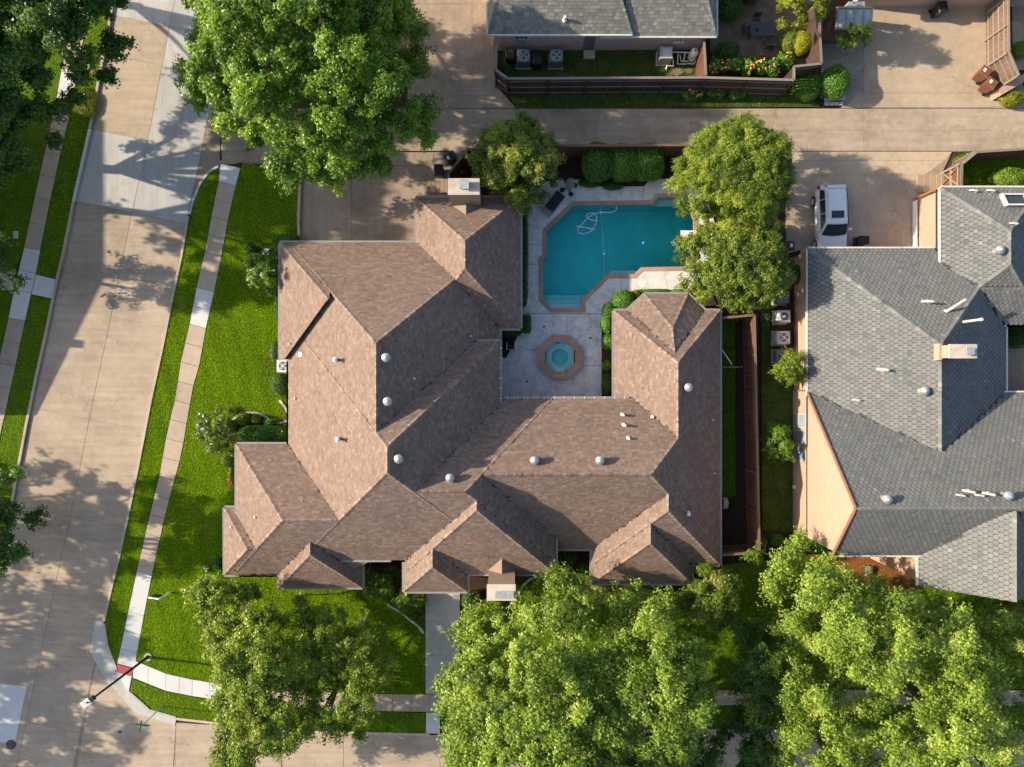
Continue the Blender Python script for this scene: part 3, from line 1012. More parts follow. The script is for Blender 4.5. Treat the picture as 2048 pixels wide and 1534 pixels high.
    def caps(self, mat, step, wd, name="ridge_cap", single=False):
        for wi, w in enumerate(self.w):
            m = MB()
            for i in range(len(w.pl)):
                for j in range(i + 1, len(w.pl)):
                    a, b = w.pl[i], w.pl[j]
                    q = w.polys[i]
                    if len(q) < 3 or len(w.polys[j]) < 3: continue
                    seg = [t for t in q if abs((a[0] - b[0]) * t[0] + (a[1] - b[1]) * t[1] + a[2] - b[2]) < 1e-5]
                    if len(seg) < 2: continue
                    seg = max(((s, t) for s in seg for t in seg), key=lambda st: (st[0][0] - st[1][0]) ** 2 + (st[0][1] - st[1][1]) ** 2)
                    A = Vector((*seg[0], a[0] * seg[0][0] + a[1] * seg[0][1] + a[2])); B = Vector((*seg[1], a[0] * seg[1][0] + a[1] * seg[1][1] + a[2]))
                    if A.z > B.z: A, B = B, A
                    L = (B - A).length
                    if L < .3: continue
                    d = (B - A) / L
                    na = Vector((-a[0], -a[1], 1)).normalized(); nb = Vector((-b[0], -b[1], 1)).normalized()
                    sa = d.cross(na); sb = d.cross(nb)
                    if sa.z > 0 or (abs(sa.z) < 1e-6): sa = sa if sa.z <= 0 else -sa
                    if sb.z > 0: sb = -sb
                    if sa.dot(sb) > .9999: sb = -sb
                    up = (na + nb).normalized()
                    ns = max(1, int(L / step))
                    for s in range(ns):
                        c0 = A + d * (s * L / ns); c1 = A + d * ((s + 1.25) * L / ns)
                        mid = (c0 + c1) / 2
                        if self.hidden(wi, mid.x, mid.y, mid.z, .03): continue
                        l0, l1 = .045, .02
                        tone = min(1, max(0, random.gauss(.6, .2)))
                        P0, P1 = c0 + up * l0, c1 + up * l1
                        mm = MB() if single else m
                        for sd in (sa, sb):
                            q0, q1 = c0 + sd * wd + up * (l0 - .015), c1 + sd * wd + up * (l1 - .012)
                            pts = [P0, q0, q1, P1]
                            nrm = (q0 - P0).cross(P1 - P0)
                            if nrm.z < 0: pts.reverse()
                            mm.quad(*pts, tone=tone)
                            mm.quad(P0, q0, q0 - up * .035, P0 - up * .035, tone=tone * .7)
                        if single:
                            mm.build(name, mat, self.roofs[wi], tones=True)
            if m.v and not single:
                o = m.build("ridge_caps", mat, self.roofs[wi], tones=True); o["kind"] = "stuff"
    def gutters(self, mat, sz=.11, tick=None):
        for wi, w in enumerate(self.w):
            n = len(w.foot)
            for k in range(n):
                A, B = w.foot[k], w.foot[(k + 1) % n]
                L = math.hypot(B[0] - A[0], B[1] - A[1])
                d = ((B[0] - A[0]) / L, (B[1] - A[1]) / L); out = (d[1], -d[0])
                ns = max(2, int(L / .25)); run = None
                def z(t):
                    x, y = A[0] + d[0] * t - out[0] * .001, A[1] + d[1] * t - out[1] * .001
                    return min(a[0] * x + a[1] * y + a[2] for a in w.pl)
                def flush(t0, t1):
                    za, zb = z(t0) - .05, z(t1) - .05
                    if abs(za - zb) > .08 * (t1 - t0) or za > max(a[5] for a in w.pl) + .2: return
                    o = sz / 2 + .004
                    m = MB()
                    m.bar((A[0] + d[0] * t0 + out[0] * o, A[1] + d[1] * t0 + out[1] * o, za), (A[0] + d[0] * t1 + out[0] * o, A[1] + d[1] * t1 + out[1] * o, zb), sz, .12)
                    m.build("gutter", mat, self.root)
                    if tick and t1 - t0 > 2 and 3.2 < za < 3.7:
                        tt = t0 + .3
                        while tt < t1:
                            mt = MB()
                            mt.bar((A[0] + d[0] * tt - out[0] * .02, A[1] + d[1] * tt - out[1] * .02, z(tt) + .03), (A[0] + d[0] * tt + out[0] * (sz + .01), A[1] + d[1] * tt + out[1] * (sz + .01), z(tt) + .02), .04, .012)
                            mt.build("gutter_strap", M_WHITEMETAL, self.root)
                            tt += .62
                brk = [0.0] + sorted(t for t in self.kinks(w, A, d, L)) + [L]
                for b0, b1 in zip(brk[:-1], brk[1:]):
                    run = None; ns = max(2, int((b1 - b0) / .2))
                    for s in range(ns + 1):
                        t = b0 + (b1 - b0) * s / ns
                        x, y = A[0] + d[0] * t + out[0] * .06, A[1] + d[1] * t + out[1] * .06
                        zz = z(t)
                        cov = any(o is not w and o.h(x, y) > zz - .05 for o in self.w)
                        if not cov and run is None: run = t
                        if (cov or s == ns) and run is not None:
                            if t - run > .25: flush(run, t)
                            run = None
    def kinks(self, w, A, d, L):
        r = []
        for i in range(len(w.pl)):
            for j in range(i):
                a, b = w.pl[i], w.pl[j]
                den = (a[0] - b[0]) * d[0] + (a[1] - b[1]) * d[1]
                if abs(den) > 1e-9:
                    t = -((a[0] - b[0]) * A[0] + (a[1] - b[1]) * A[1] + a[2] - b[2]) / den
                    x, y = A[0] + d[0] * t, A[1] + d[1] * t
                    v = a[0] * x + a[1] * y + a[2]
                    if .05 < t < L - .05 and all(c[0] * x + c[1] * y + c[2] > v - 1e-4 for c in w.pl):
                        r.append(t)
        return r
    roofs = None

def inside_convex(Q, t):
    n = len(Q)
    for k in range(n):
        A, B = Q[k], Q[(k + 1) % n]
        if (B[0] - A[0]) * (t[1] - A[1]) - (B[1] - A[1]) * (t[0] - A[0]) < -1e-9:
            return False
    return True

def wx(px, h): return P(px, 767, h)[0]
def wy(py, h): return P(1024, py, h)[1]

# ------------------------------------------------------------------ the brown house with the courtyard
p_ = .86
S0 = ((-20, wy(1120, 3.2)), (5, wy(1120, 3.2)), 3.2, .906)          # long front slope
N0 = ((-8, wy(797, 3.3)), (14, wy(797, 3.3)), 3.3, p_)              # courtyard slope
XW, XE = wx(577, 2.4), wx(1000, 2.4)
YBN = wy(485, 2.4)
X_G0, X_G1 = wx(808, 3.1), wx(1112, 3.1)
GE = ((X_G1, -12), (X_G1, -1), 3.1, p_)
XH0, XH1 = wx(1228, 2.4), wx(1440, 2.4)
EAST = ((XH1, -12), (XH1, 5), 2.4, p_)
wA = rect_wing(wx(832, 2.4), wx(1041, 2.4), wy(657, 2.4), wy(395, 2.4), (2.4, p_), (2.4, p_), (2.4, p_), (2.4, p_))
wB = rect_wing(XW, XE, -3.9, YBN, n=(2.4, p_), e=(2.4, p_), w=(2.4, p_))
xb2, yb2 = wx(1000, 3.62), wy(682, 3.6)
wB2 = Wing([(XW, S0[0][1]), (xb2, S0[0][1]), (xb2, yb2), (XW, yb2)],
           [((XW, -9), (XW, 9), 2.4, p_), ((xb2, -9), (xb2, 9), 3.62, p_), ((-9, yb2), (9, yb2), 3.6, p_), S0])
xnw = wx(560, 2.4)
wBNW = Wing([(xnw, YBN), (-10.66, YBN), (-10.66, 4.98), (-14.22, 1.55), (xnw, 1.55)], [((xnw, 0), (xnw, 9), 2.4, p_), ((-15, YBN), (0, YBN), 2.4, p_)], skirt=.5)
xc, ycn, ycs = wx(473, 2.4), wy(888, 2.4), wy(1150, 2.1)
wC = Wing([(xc, ycn), (-8.5, ycn), (-8.5, -10.9), (-11, ycs), (xc, ycs)], [((xc, -9), (xc, 0), 2.4, p_), ((-9, ycn), (0, ycn), 2.4, p_), S0])
xc2, yc2 = wx(449, 2.1), wy(1015, 2.1)
wC2 = Wing([(xc2, yc2), (-13, yc2), (-13, ycs), (xc2, ycs)], [((xc2, -9), (xc2, 0), 2.1, p_), ((-9, yc2), (0, yc2), 2.1, p_), S0])
wD = rect_wing(wx(558, 2.2), wx(725, 2.2), wy(1175, 2.2), -7.5, s=(2.2, p_), e=(2.2, p_), w=(2.2, p_))
wE1 = Wing([(-7.5, S0[0][1]), (X_G1, S0[0][1]), (X_G1, N0[0][1]), (-7.5, N0[0][1])], [N0, S0, GE])
wE = Wing([(-1.6, wy(1098, 2.4)), (XH1, wy(1098, 2.4)), (XH1, N0[0][1]), (-1.6, N0[0][1])], [N0, ((-9, wy(1098, 2.4)), (9, wy(1098, 2.4)), 2.4, p_), EAST])
wG = rect_wing(X_G0, X_G1, wy(1148, 3.1), -5.6, s=(3.1, p_), e=(3.1, p_), w=(3.1, p_))
wF = rect_wing(X_G0, wx(935, 3.1), wy(1183, 3.1), -8.2, s=(3.1, p_), e=(3.1, p_), w=(3.1, p_))
xi = wx(1183, 2.4)
wI = rect_wing(xi, XH1, wy(1130, 2.4), -5.0, s=(2.4, p_), e=(2.4, p_), w=(2.4, p_))
wI2 = rect_wing(xi, wx(1384, 2.4), wy(1167, 2.4), -7.8, s=(2.4, p_), e=(2.4, p_), w=(2.4, p_))
wH = rect_wing(XH0, XH1, -5.2, wy(621, 2.4), n=(2.4, p_), e=(2.4, p_), w=(2.4, p_))
bp = PL([(1254, 620.5), (1290, 588), (1376, 588), (1410, 620.5)], 2.4)
wBay = Wing([bp[0], bp[1], bp[2], bp[3], (bp[3][0] - .2, 1.0), (bp[0][0] + .2, 1.0)], [(bp[0], bp[1], 2.4, .65), (bp[1], bp[2], 2.4, .74), (bp[2], bp[3], 2.4, .65), ((XH0, -9), (XH0, 9), 2.4, p_), ((XH1, -9), (XH1, 9), 2.4, p_)])
wBay.bb = (bp[0][0], .9, bp[3][0], bp[1][1])
root = thing("brown_roof_house", "sprawling brick house under many brown shingled hip roofs around a pool courtyard", "house", (0, -3, 0))
H1 = House(root, [wB2, wB, wA, wBNW, wE1, wE, wG, wC, wC2, wD, wF, wI, wI2, wH, wBay])
H1.roofs = []
H1.decks(M_DECKBROWN, M_BRICK_BROWN)
H1.tabs(M_SHINGLE, 'tab', .142, .24)
H1.caps(M_SHINGLE, .15, .14)
H1.gutters(M_GUTTER, .12, tick=True)

# ------------------------------------------------------------------ roof furniture
def turbine(H, px, py, name="turbine_vent"):
    x, y, z = H.hit(px, py, .4)
    c = (x, y, z)
    m = MB(); m.lathe(c, [(.17, -.15), (.15, .22)], 14); b = m.build(name, M_STEEL, H.root)
    m = MB()
    n = 18
    prof = [(.15, .2), (.24, .28), (.27, .38), (.24, .48), (.13, .55), (.04, .58)]
    for k in range(n):                                   # curved vanes
        a0 = 2 * math.pi * k / n; a1 = a0 + 2 * math.pi / n * .82
        for (r0, z0), (r1, z1) in zip(prof[:-1], prof[1:]):
            m.quad((x + r0 * math.cos(a0), y + r0 * math.sin(a0), z + z0), (x + r0 * .94 * math.cos(a1), y + r0 * .94 * math.sin(a1), z + z0),
                   (x + r1 * .94 * math.cos(a1), y + r1 * .94 * math.sin(a1), z + z1), (x + r1 * math.cos(a0), y + r1 * math.sin(a0), z + z1))
    m.lathe((x, y, z), [(.12, .2), (.2, .36), (.11, .54), (.05, .585)], 14)
    m.build("vane_head", M_STEEL, b, smooth=False)
def pipe(H, px, py, hgt=.5, r=.06, mat=None, cap=None, capr=None, name="vent_pipe"):
    mat = mat or M_WHITE
    x, y, z = H.hit(px, py, hgt)
    m = MB(); m.lathe((x, y, z), [(r * 1.9, -.12), (r * 1.5, .06), (r, .08), (r, hgt)], 12)
    b = m.build(name, mat, H.root)
    if cap:
        m = MB(); m.lathe((x, y, z + hgt), [(capr * .9, -.05), (capr, 0), (capr, .05), (capr * .25, .12)], 14)
        m.build("cap", cap, b)
    return b
def vbox(H, px, py, sx, sy, sz, mat, name="roof_vent"):
    x, y, z = H.hit(px, py, sz)
    m = MB(); m.box((x, y, z + sz / 2 - .06), (sx, sy, sz + .12)); return m.build(name, mat, H.root, bevel=.02)
for q in ((772, 715), (775, 803), (797, 918), (900, 956), (1069, 921), (1200, 921), (1377, 775)):
    turbine(H1, *q)
M_RUST = simple("rusty_flue", (.30, .16, .10), .7)
for q in ((670, 719), (675, 879)):
    pipe(H1, *q, hgt=.62, r=.085, mat=M_RUST, cap=M_WHITE, capr=.15, name="flue_pipe")
vbox(H1, 600, 709, .26, .34, .16, M_WHITEMETAL)
for q, hg, r_ in (((577, 687), .25, .04), ((588, 797), .22, .05), ((1247, 830), .45, .07), ((1250, 851), .45, .075), ((1258, 877), .3, .07), ((1306, 834), .22, .06), ((508, 1035), .2, .05), ((460, 1055), .2, .05), ((1378, 1029), .3, .10), ((1427, 840), .15, .035), ((1431, 947), .15, .035), ((828, 757), .15, .04), ((941, 672), .12, .03), ((603, 1003), .1, .02)):
    pipe(H1, *q, hgt=hg, r=r_)

def chimney(H, x0, x1, y0, y1, z0, z1, mat, capmat, flue=None, cricket=None):
    m = MB(); m.prism([(x0, y0), (x1, y0), (x1, y1), (x0, y1)], z0, z1 - .1)
    b = m.build("chimney", mat, H.root)
    m = MB(); m.prism([(x0 - .04, y0 - .04), (x1 + .04, y0 - .04), (x1 + .04, y1 + .04), (x0 - .04, y1 + .04)], z1 - .1, z1); m.build("cap_stone", capmat, b)
    if flue:
        fx0, fx1, fy0, fy1, fh = flue
        m = MB(); m.prism([(fx0 + .06, fy0 + .06), (fx1 - .06, fy0 + .06), (fx1 - .06, fy1 - .06), (fx0 + .06, fy1 - .06)], z1 - .002, z1 + fh - .06); m.build("flue", M_ACGREY, b)
        m = MB(); m.prism([(fx0, fy0), (fx1, fy0), (fx1, fy1), (fx0, fy1)], z1 + fh - .06, z1 + fh); m.build("flue_cap", M_STEEL, b)
    return b
chimney(H1, -3.71, -1.93, 11.06, 11.94, 0, 5.66, M_BRICK_BROWN, M_CAPSTONE, (-3.05, -2.5, 11.28, 11.82, .32))
chimney(H1, -1.4, .17, -12.39, -11.53, 0, 6.45, M_BRICK_TAN, M_CAPSTONE, (-.95, .1, -12.25, -11.85, .18))
# crickets behind the chimneys
def cricket(H, wi, x0, x1, ybase, ytip, zr):
    """small two-sided roof between chimney and slope"""
    xm = (x0 + x1) / 2
    zt = H.h(xm, ytip); za = H.h(x0, ybase); zb = H.h(x1, ybase)
    m = MB()
    for A in ([(x0, ybase, za - .01), (xm, ybase, zr), (xm, ytip, zt + .02)], [(x1, ybase, zb - .01), (xm, ytip, zt + .02), (xm, ybase, zr)]):
        nrm = (Vector(A[1]) - Vector(A[0])).cross(Vector(A[2]) - Vector(A[0]))
        m.quad(*(A if nrm.z > 0 else A[::-1]), tone=.7)
    m.build("cricket", M_SHINGLE, H.roofs[wi], tones=True)
cricket(H1, 2, -3.72, -1.92, 11.06, 10.35, H1.h(-2.8, 10.35) + .0)
cricket(H1, 6, -1.5, .27, -11.53, -10.6, H1.h(-.6, -10.6))
# bent downpipe outlet hint and small satellite fitting at the front gutter
m = MB(); m.tube([P3(600, 1174, 2.1), P3(601, 1190, 1.2), P3(601, 1190, .1)], .04, 6); m.build("downpipe", M_WHITEMETAL, H1.root)
m = MB(); m.tube([P3(1440, 668, 2.2), P3(1440, 690, 2.0), P3(1440, 690, .1)], .04, 6); m.build("downpipe", M_WHITEMETAL, H1.root)

# ------------------------------------------------------------------ the grey hexagon-shingled house on the right
root2 = thing("grey_roof_house", "salmon brick house with grey hexagonal shingle roof on the right", "house", (*P(1850, 800), 0))
xw2 = wx(1616, 2.4)
xe2 = wx(2012, 2.4)
yn2 = wy(497, 2.4)
kn = ((18, -.57), (40, -.57), 2.5, .98); ks = ((18, -9.96), (40, -9.96), 5.87, .86)
w_main = Wing([(xw2, -4), (xe2, -4), (xe2, yn2), (xw2, yn2)], [((xw2, -9), (xw2, 9), 2.4, .55), ((18, yn2), (30, yn2), 2.4, .55), ((xe2, -9), (xe2, 9), 2.4, .55)], over=.1)
w_n = Wing([(22, wy(650, 2.6)), (40, wy(650, 2.6)), (40, yn2), (22, yn2)], [((18, yn2), (30, yn2), 2.4, .55), ((18, wy(650, 2.6)), (40, wy(650, 2.6)), 2.6, .6)], over=.15)
xk = 18.62
w_k = Wing([(xk, -9.96), (40, -9.96), (40, -.57), (xk, -.57)], [kn, ks], over=None)
# the low northern strip of that slope reaches further north-east to its own gutter
w_k2 = Wing([(wx(1950, 3.0), -3), (40, -3), (40, wy(836, 3.0)), (wx(1950, 3.0), wy(836, 3.0))], [((20, wy(836, 3.0)), (40, wy(836, 3.0)), 3.0, .98)], over=None)
w_l = Wing([(23.65, -11.75), (30.6, -11.75), (30.6, -6.95), (23.65, -6.95)], [((23.65, -12), (23.65, 0), 5.8, .86), ((30.6, -12), (30.6, 0), 5.8, .86)], over=None)
xm_ = wx(1882, 2.95)
w_m = Wing([(xm_, wy(650, 2.6)), (32.94, wy(650, 2.6)), (32.94, wy(375, 2.95)), (xm_, wy(375, 2.95))], [((xm_, 0), (xm_, 9), 2.95, .55), ((20, wy(375, 2.95)), (40, wy(375, 2.95)), 2.95, .556), ((32.94, 0), (32.94, 9), 2.95, .55), ((18, wy(650, 2.6)), (40, wy(650, 2.6)), 2.6, .6)], over=.06)
H2 = House(root2, [w_main, w_n, w_k, w_k2, w_l, w_m])
H2.roofs = []
H2.decks(M_DECKGREY, M_BRICK_SALMON)
H2.tabs(M_HEX, 'hex', .235, .30)
H2.caps(M_HEX, .27, .17, single=True)
H2.gutters(M_GUTTER_W, .11)
# gable walls of the tall part
def gable_wall(x0, x1, y0, y1, w, parent, mat, axis='x', n=24):
    """thin wall whose top follows the roof underside; axis 'x': runs along y at x0..x1"""
    m = MB()
    ts = np.linspace(0, 1, n)
    prof = []
    for t in ts:
        if axis == 'x':
            X, Y = x1, y0 + (y1 - y0) * t
        else:
            X, Y = x0 + (x1 - x0) * t, y1
        prof.append((X, Y, min(a[0] * X + a[1] * Y + a[2] for a in w.pl) - .03))
    th = (x1 - x0) if axis == 'x' else (y1 - y0)
    def off(p):
        return (p[0] - th, p[1], p[2]) if axis == 'x' else (p[0], p[1] - th, p[2])
    for a, b in zip(prof[:-1], prof[1:]):
        A, B = off(a), off(b)
        m.quad((A[0], A[1], -.05), (B[0], B[1], -.05), B, A)
        m.quad((b[0], b[1], -.05), (a[0], a[1], -.05), a, b)
        m.quad(A, B, b, a)
    for q in (prof[0], prof[-1]):
        o_ = off(q)
        m.quad((q[0], q[1], -.05), (o_[0], o_[1], -.05), o_, q)
    return m.build("wall", mat, parent)
gable_wall(18.70, 18.95, -9.75, -.4, w_k, root2, M_BRICK_SALMON)
m = MB(); m.prism([(18.95, -9.74), (33, -9.74), (33, -9.5), (18.95, -9.5)], -.05, 5.75); m.build("wall", M_BRICK_SALMON, root2)
m = MB(); m.prism([(23.85, -11.6), (24.05, -11.6), (24.05, -9.6), (23.85, -9.6)], -.05, 5.75); m.build("wall", M_BRICK_SALMON, root2)
gable_wall(23.86, 30.4, -11.75 + .12, -11.5, w_l, root2, M_BRICK_SALMON, axis='y')
# rake boards of the gable
for a, b in (((xk + .0, -.57), (xk, -6.75)), ((xk, -6.75), (xk, -9.96))):
    za = w_k.h(a[0] + .001, a[1] - .001 if a[1] > -1 else a[1]) ; zb = w_k.h(b[0] + .001, b[1] + (.001 if b[1] < -9 else 0))
    m = MB(); m.bar((a[0] - .02, a[1], za + .01), (b[0] - .02, b[1], zb + .01), .05, .2)
    m.build("rake_board", simple("rake_red", (.24, .10, .07), .6), root2)
# three windows in the tall west wall
for y0, y1 in ((827, 855), (860, 887), (893, 921)):
    za, zb = .25, 2.15
    Y0, Y1 = -wy(2 * 767 - y0, .9) * 1, 0
    Y0, Y1 = wy(y0, 1.2), wy(y1, 1.2)
    fr = MB(); fr.box((18.69, (Y0 + Y1) / 2, (za + zb) / 2), (.05, abs(Y0 - Y1), zb - za)); f_ = fr.build("window", M_ACPALE, root2)
    m = MB(); m.box((18.66, (Y0 + Y1) / 2, (za + zb) / 2), (.03, abs(Y0 - Y1) - .1, zb - za - .1)); m.build("pane", M_GLASSPALE, f_)
m = MB(); m.box((18.68, wy(755, .9), .75), (.06, .7, 1.1)); m.build("window", M_GLASSPALE, root2)
m = MB(); m.box((18.66, wy(973, .2), .35), (.12, .22, .3)); m.build("hose_box", M_WHITEMETAL, root2)
m = MB(); m.bar((18.55, -.45, 2.35), (18.7, -.45, .1), .08, .08); m.build("downpipe", simple("copper_brown", (.2, .09, .05), .5), root2)
# garage wall trim beside the driveway
m = MB(); m.box((26.69, wy(450, .2), .3), (.05, wy(403, .2) - wy(497, .2), .45)); m.build("garage_trim", M_WHITE, root2)
m = MB(); m.bar((26.7, wy(399, .1), .15), (26.7, wy(376, 2.8), 2.8), .1, .1); m.build("copper_downpipe", simple("copper", (.42, .17, .07), .45, metal=.3), root2)
chimney(H2, 24.72, 26.2, 1.46, 2.18, 4, 7.0, M_BRICK_SALMON, M_CAPSTONE, (25.5, 25.95, 1.6, 2.03, .25))
m = MB(); m.box((24.66, 1.82, 6.0), (.18, .95, .5)); m.build("chimney_shoulder", M_BRICK_SALMON, root2)
# skylight
def skylight(H, px, py, sx, sy):
    x, y, z = H.hit(px, py, .1)
    fr = MB()
    pts = [(x - sx / 2, y - sy / 2), (x + sx / 2, y - sy / 2), (x + sx / 2, y + sy / 2), (x - sx / 2, y + sy / 2)]
    top = [(a, b, H.h(a, b) + .16) for a, b in pts]
    for k in range(4):
        a, b = top[k], top[(k + 1) % 4]
        fr.bar(a, b, .1, .3)
    f_ = fr.build("skylight", M_GUTTER_W, H.root)
    m = MB(); m.quad(*[(a, b, c + .03) for a, b, c in top]); m.build("pane", M_GLASS, f_)
skylight(H2, 2028, 400, 1.35, .75)
turbine(H2, 1850, 782); turbine(H2, 1775, 999); turbine(H2, 2018, 992); turbine(H2, 2001, 500)
M_CREAM = simple("vent_cream", (.5, .47, .41), .6, var=.12)
for q, hg, r_ in (((1867, 603), .55, .09), ((1777, 740), .6, .09), ((1720, 801), .25, .06), ((1950, 985), .5, .08), ((1990, 990), .5, .08), ((1930, 992), .25, .06), ((1968, 992), .25, .06), ((1955, 381), .25, .07), ((1990, 381), .25, .07), ((2036, 447), .25, .07)):
    b = pipe(H2, *q, hgt=hg, r=r_ * .85, mat=M_CREAM)
    x, y, z = H2.hit(*q, hg)
    m = MB(); m.tube([(x, y, z + hg - .03), (x - .25, y + .04, z + hg * .75), (x - .42, y + .06, z + .1)], r_ * .9, 8); m.build("elbow", M_CREAM, b)
x, y, z = H2.hit(1925, 644, 0)
m = MB(); m.lathe((x, y, z), [(.1, -.1), (.08, .05), (.075, 1.55), (.1, 1.56), (.1, 1.68)], 12); m.build("flue_pipe", M_CREAM, root2)
x, y, z = H2.hit(1893, 622, 0)
m = MB(); m.tube([(x - .1, y - .03, z - .1), (x, y, z + .12), (x + .75, y + .62, z + .6)], [.13, .085, .075], 10); m.build("slanted_flue", M_CREAM, root2)

# ------------------------------------------------------------------ the weathered-roof house at the top
root3 = thing("weathered_roof_house", "pink brick house with weathered dark shingles behind the alley fence", "house", (*P(1200, 60), 0))
ys3 = wy(68, 2.8); ys3b = wy(72, 2.6)
w3a = Wing([(wx(976, 2.8), ys3), (wx(1265, 2.8), ys3), (wx(1265, 2.8), 36), (wx(976, 2.8), 36)], [((0, ys3), (9, ys3), 2.8, .75), ((wx(976, 2.8), 0), (wx(976, 2.8), 9), 2.8, 2.2), ((wx(1265, 2.8), 0), (wx(1265, 2.8), 9), 2.8, 1.35), ((0, 36), (9, 36), 2.8, .75)], over=.32)
w3b = Wing([(wx(1200, 2.6), ys3b), (wx(1433, 2.6), ys3b), (wx(1433, 2.6), 36.2), (wx(1200, 2.6), 36.2)], [((0, ys3b), (9, ys3b), 2.6, .72), ((wx(1433, 2.6), 0), (wx(1433, 2.6), 9), 2.6, 1.35), ((0, 36.2), (9, 36.2), 2.6, .72)], over=.36)
H3 = House(root3, [w3a, w3b]); H3.roofs = []
H3.decks(M_DECKGREY, M_BRICK_PINK)
H3.tabs(M_SLATE, 'tab', .2, .30)
H3.caps(M_SLATE, .2, .15)
H3.gutters(M_GUTTER_W, .1)
pipe(H3, 1130, 33, .4, .08)
yw3 = ys3 + .32
def wall_item(name, px0, px1, z0, z1, mat, yoff=0.0, parent=None):
    y = yw3 - .02 - yoff
    x0 = P(px0, 80, (z0 + z1) / 2)[0]; x1 = P(px1, 80, (z0 + z1) / 2)[0]
    m = MB(); m.box(((x0 + x1) / 2, y, (z0 + z1) / 2), (x1 - x0, .06, z1 - z0)); return m.build(name, mat, parent or root3)
win = wall_item("window", 1030, 1056, .95, 2.3, M_WHITE)
for k in range(3):
    wall_item("pane", 1031.3 + 8.3 * k, 1038.6 + 8.3 * k, 1.72, 2.22, M_GLASS, .03, win)
wall_item("pane", 1031.5, 1055, 1.05, 1.62, M_GLASSPALE, .03, win)
door = wall_item("door", 1169, 1190, .25, 2.3, simple("door_grey", (.17, .15, .15), .6))
m = MB(); m.lathe((P(1172, 80, 1.2)[0], yw3 - .1, 1.2), [(.035, -.03), (.04, .03)], 8); m.build("handle", M_STEEL, door)
m = MB(); m.box((P(1178, 100)[0], yw3 - .35, .12), (.75, .55, .24)); m.build("step", M_BRICK_TAN, root3)
# taller brick part of the same house beyond the drive
# ------------------------------------------------------------------ the house at the top right corner (only its garage wall shows)
root4 = thing("garage_house", "tan brick garage wall at the top edge above the wide driveway", "house", (*P(1880, 0), 0))
wx0, wx1 = wx(1742, 2.6), wx(2022, 2.6)
w4 = rect_wing(wx0 - .2, wx1 + 6, wy(14, 0) - .28, 40, s=(2.6, .8), e=(2.6, .8), w=(2.6, .8), n=(2.6, .8), over=.3)
w4b = rect_wing(wx0 - 6.5, wx0 + 1.2, wy(-60, 0), 41, s=(2.6, .8), e=(2.6, .8), w=(2.6, .8), n=(2.6, .8), over=.3)
H4 = House(root4, [w4, w4b]); H4.roofs = []
H4.decks(M_DECKGREY, M_BRICK_TAN)
H4.tabs(M_SLATE, 'tab', .2, .5)
H4.gutters(M_GUTTER_W, .1)

# ------------------------------------------------------------------ the house across the street, west of the frame: its shadow lies on the road
root5 = thing("house_across_street", "house beyond the left edge whose roof shadow falls on the street", "house", (-45, 12, 0))
rx, ry0, ry1, rh = -44.6, wy(505, 0), wy(180, 0), 8.0
w5 = Wing([(-50.6, ry0 - 10.2), (-37.0, ry0 - 10.2), (-37.0, ry1), (-50.6, ry1)], [((-37.0, 0), (-37.0, 9), 2.6, .818), ((-50.6, 0), (-50.6, 9), 2.6, .818), ((-50, ry0 - 10.2), (0, ry0 - 10.2), 2.6, .53)], over=.4)
H5 = House(root5, [w5]); H5.roofs = []
H5.decks(M_DECKBROWN, M_BRICK_TAN)
H5.tabs(M_SLATE, 'tab', .25, .8)
m = MB()
for yy in np.linspace(0, 1, 2):
    pass
m.quad((-50.2, ry1 - .3, -.05), (-37.4, ry1 - .3, -.05), (-37.4, ry1 - .3, 2.4), (-43.8, ry1 - .3, 7.8), (-50.2, ry1 - .3, 2.4))
m.build("gable", M_BRICK_TAN, root5)
m = MB(); m.box((-42.0, wy(640, 0), 5.2), (.5, .5, 2.6)); m.build("chimney", M_BRICK_TAN, root5)

# ================================================================== FENCES
def fence(label, pts, top_h, pmat, rmat, rail_side=1, rails=3, post_step=2.4, cap=True, postmat=None, name="wooden_fence", base=0.0, closed=False):
    """pts: photo pixels of the fence top; pickets, rails and posts are parts"""
    w = [Vector((*P(a, b, top_h), 0)) for a, b in pts]
    mid = sum(w, Vector()) / len(w)
    root = thing(name, label, "fence", (mid.x, mid.y, base))
    pk = MB(); pk.box((0, 0, (top_h - .06) / 2 + .03), (.134, .02, top_h - .06))
    pme = pk.mesh("picket", pmat)
    for a, b in zip(w[:-1], w[1:]):
        d = (b - a); L = d.length; d.normalize(); nrm = Vector((-d.y, d.x, 0)) * rail_side
        rz = math.atan2(d.y, d.x)
        n = max(1, int(L / .143))
        for k in range(n):
            p = a + d * ((k + .5) * L / n)
            o = link("picket", pme, root, (p.x, p.y, base + random.uniform(-.012, .006)), rz + random.uniform(-.02, .02))
        npost = max(1, round(L / post_step))
        for k in range(npost + 1):
            p = a + d * (L * k / npost) + nrm * .075
            m = MB(); m.box((p.x, p.y, base + top_h / 2 - .03), (.09, .09, top_h - .06), rz); m.build("post", postmat or rmat, root)
            if k < npost:
                q = a + d * (L * (k + 1) / npost) + nrm * .035
                p2 = a + d * (L * k / npost) + nrm * .035
                for r_ in range(rails):
                    z = base + .3 + (top_h - .65) * r_ / max(1, rails - 1)
                    m = MB(); m.bar((p2.x, p2.y, z), (q.x, q.y, z), .04, .09); m.build("rail", rmat, root)
        if cap:
            m = MB(); m.bar((a.x, a.y, base + top_h), (b.x, b.y, base + top_h), .15, .035); m.build("cap_board", rmat, root)
    return root
fence("dark stained board fence running along the alley's north side", [(992, 88), (992, 140), (1016, 157), (1412, 155), (1588, 160), (1588, 133), (1643, 127), (1637, 0)], 2.35, M_PICKET_DK, M_RAILGREY, -1, 3, postmat=M_PICKET_DK)
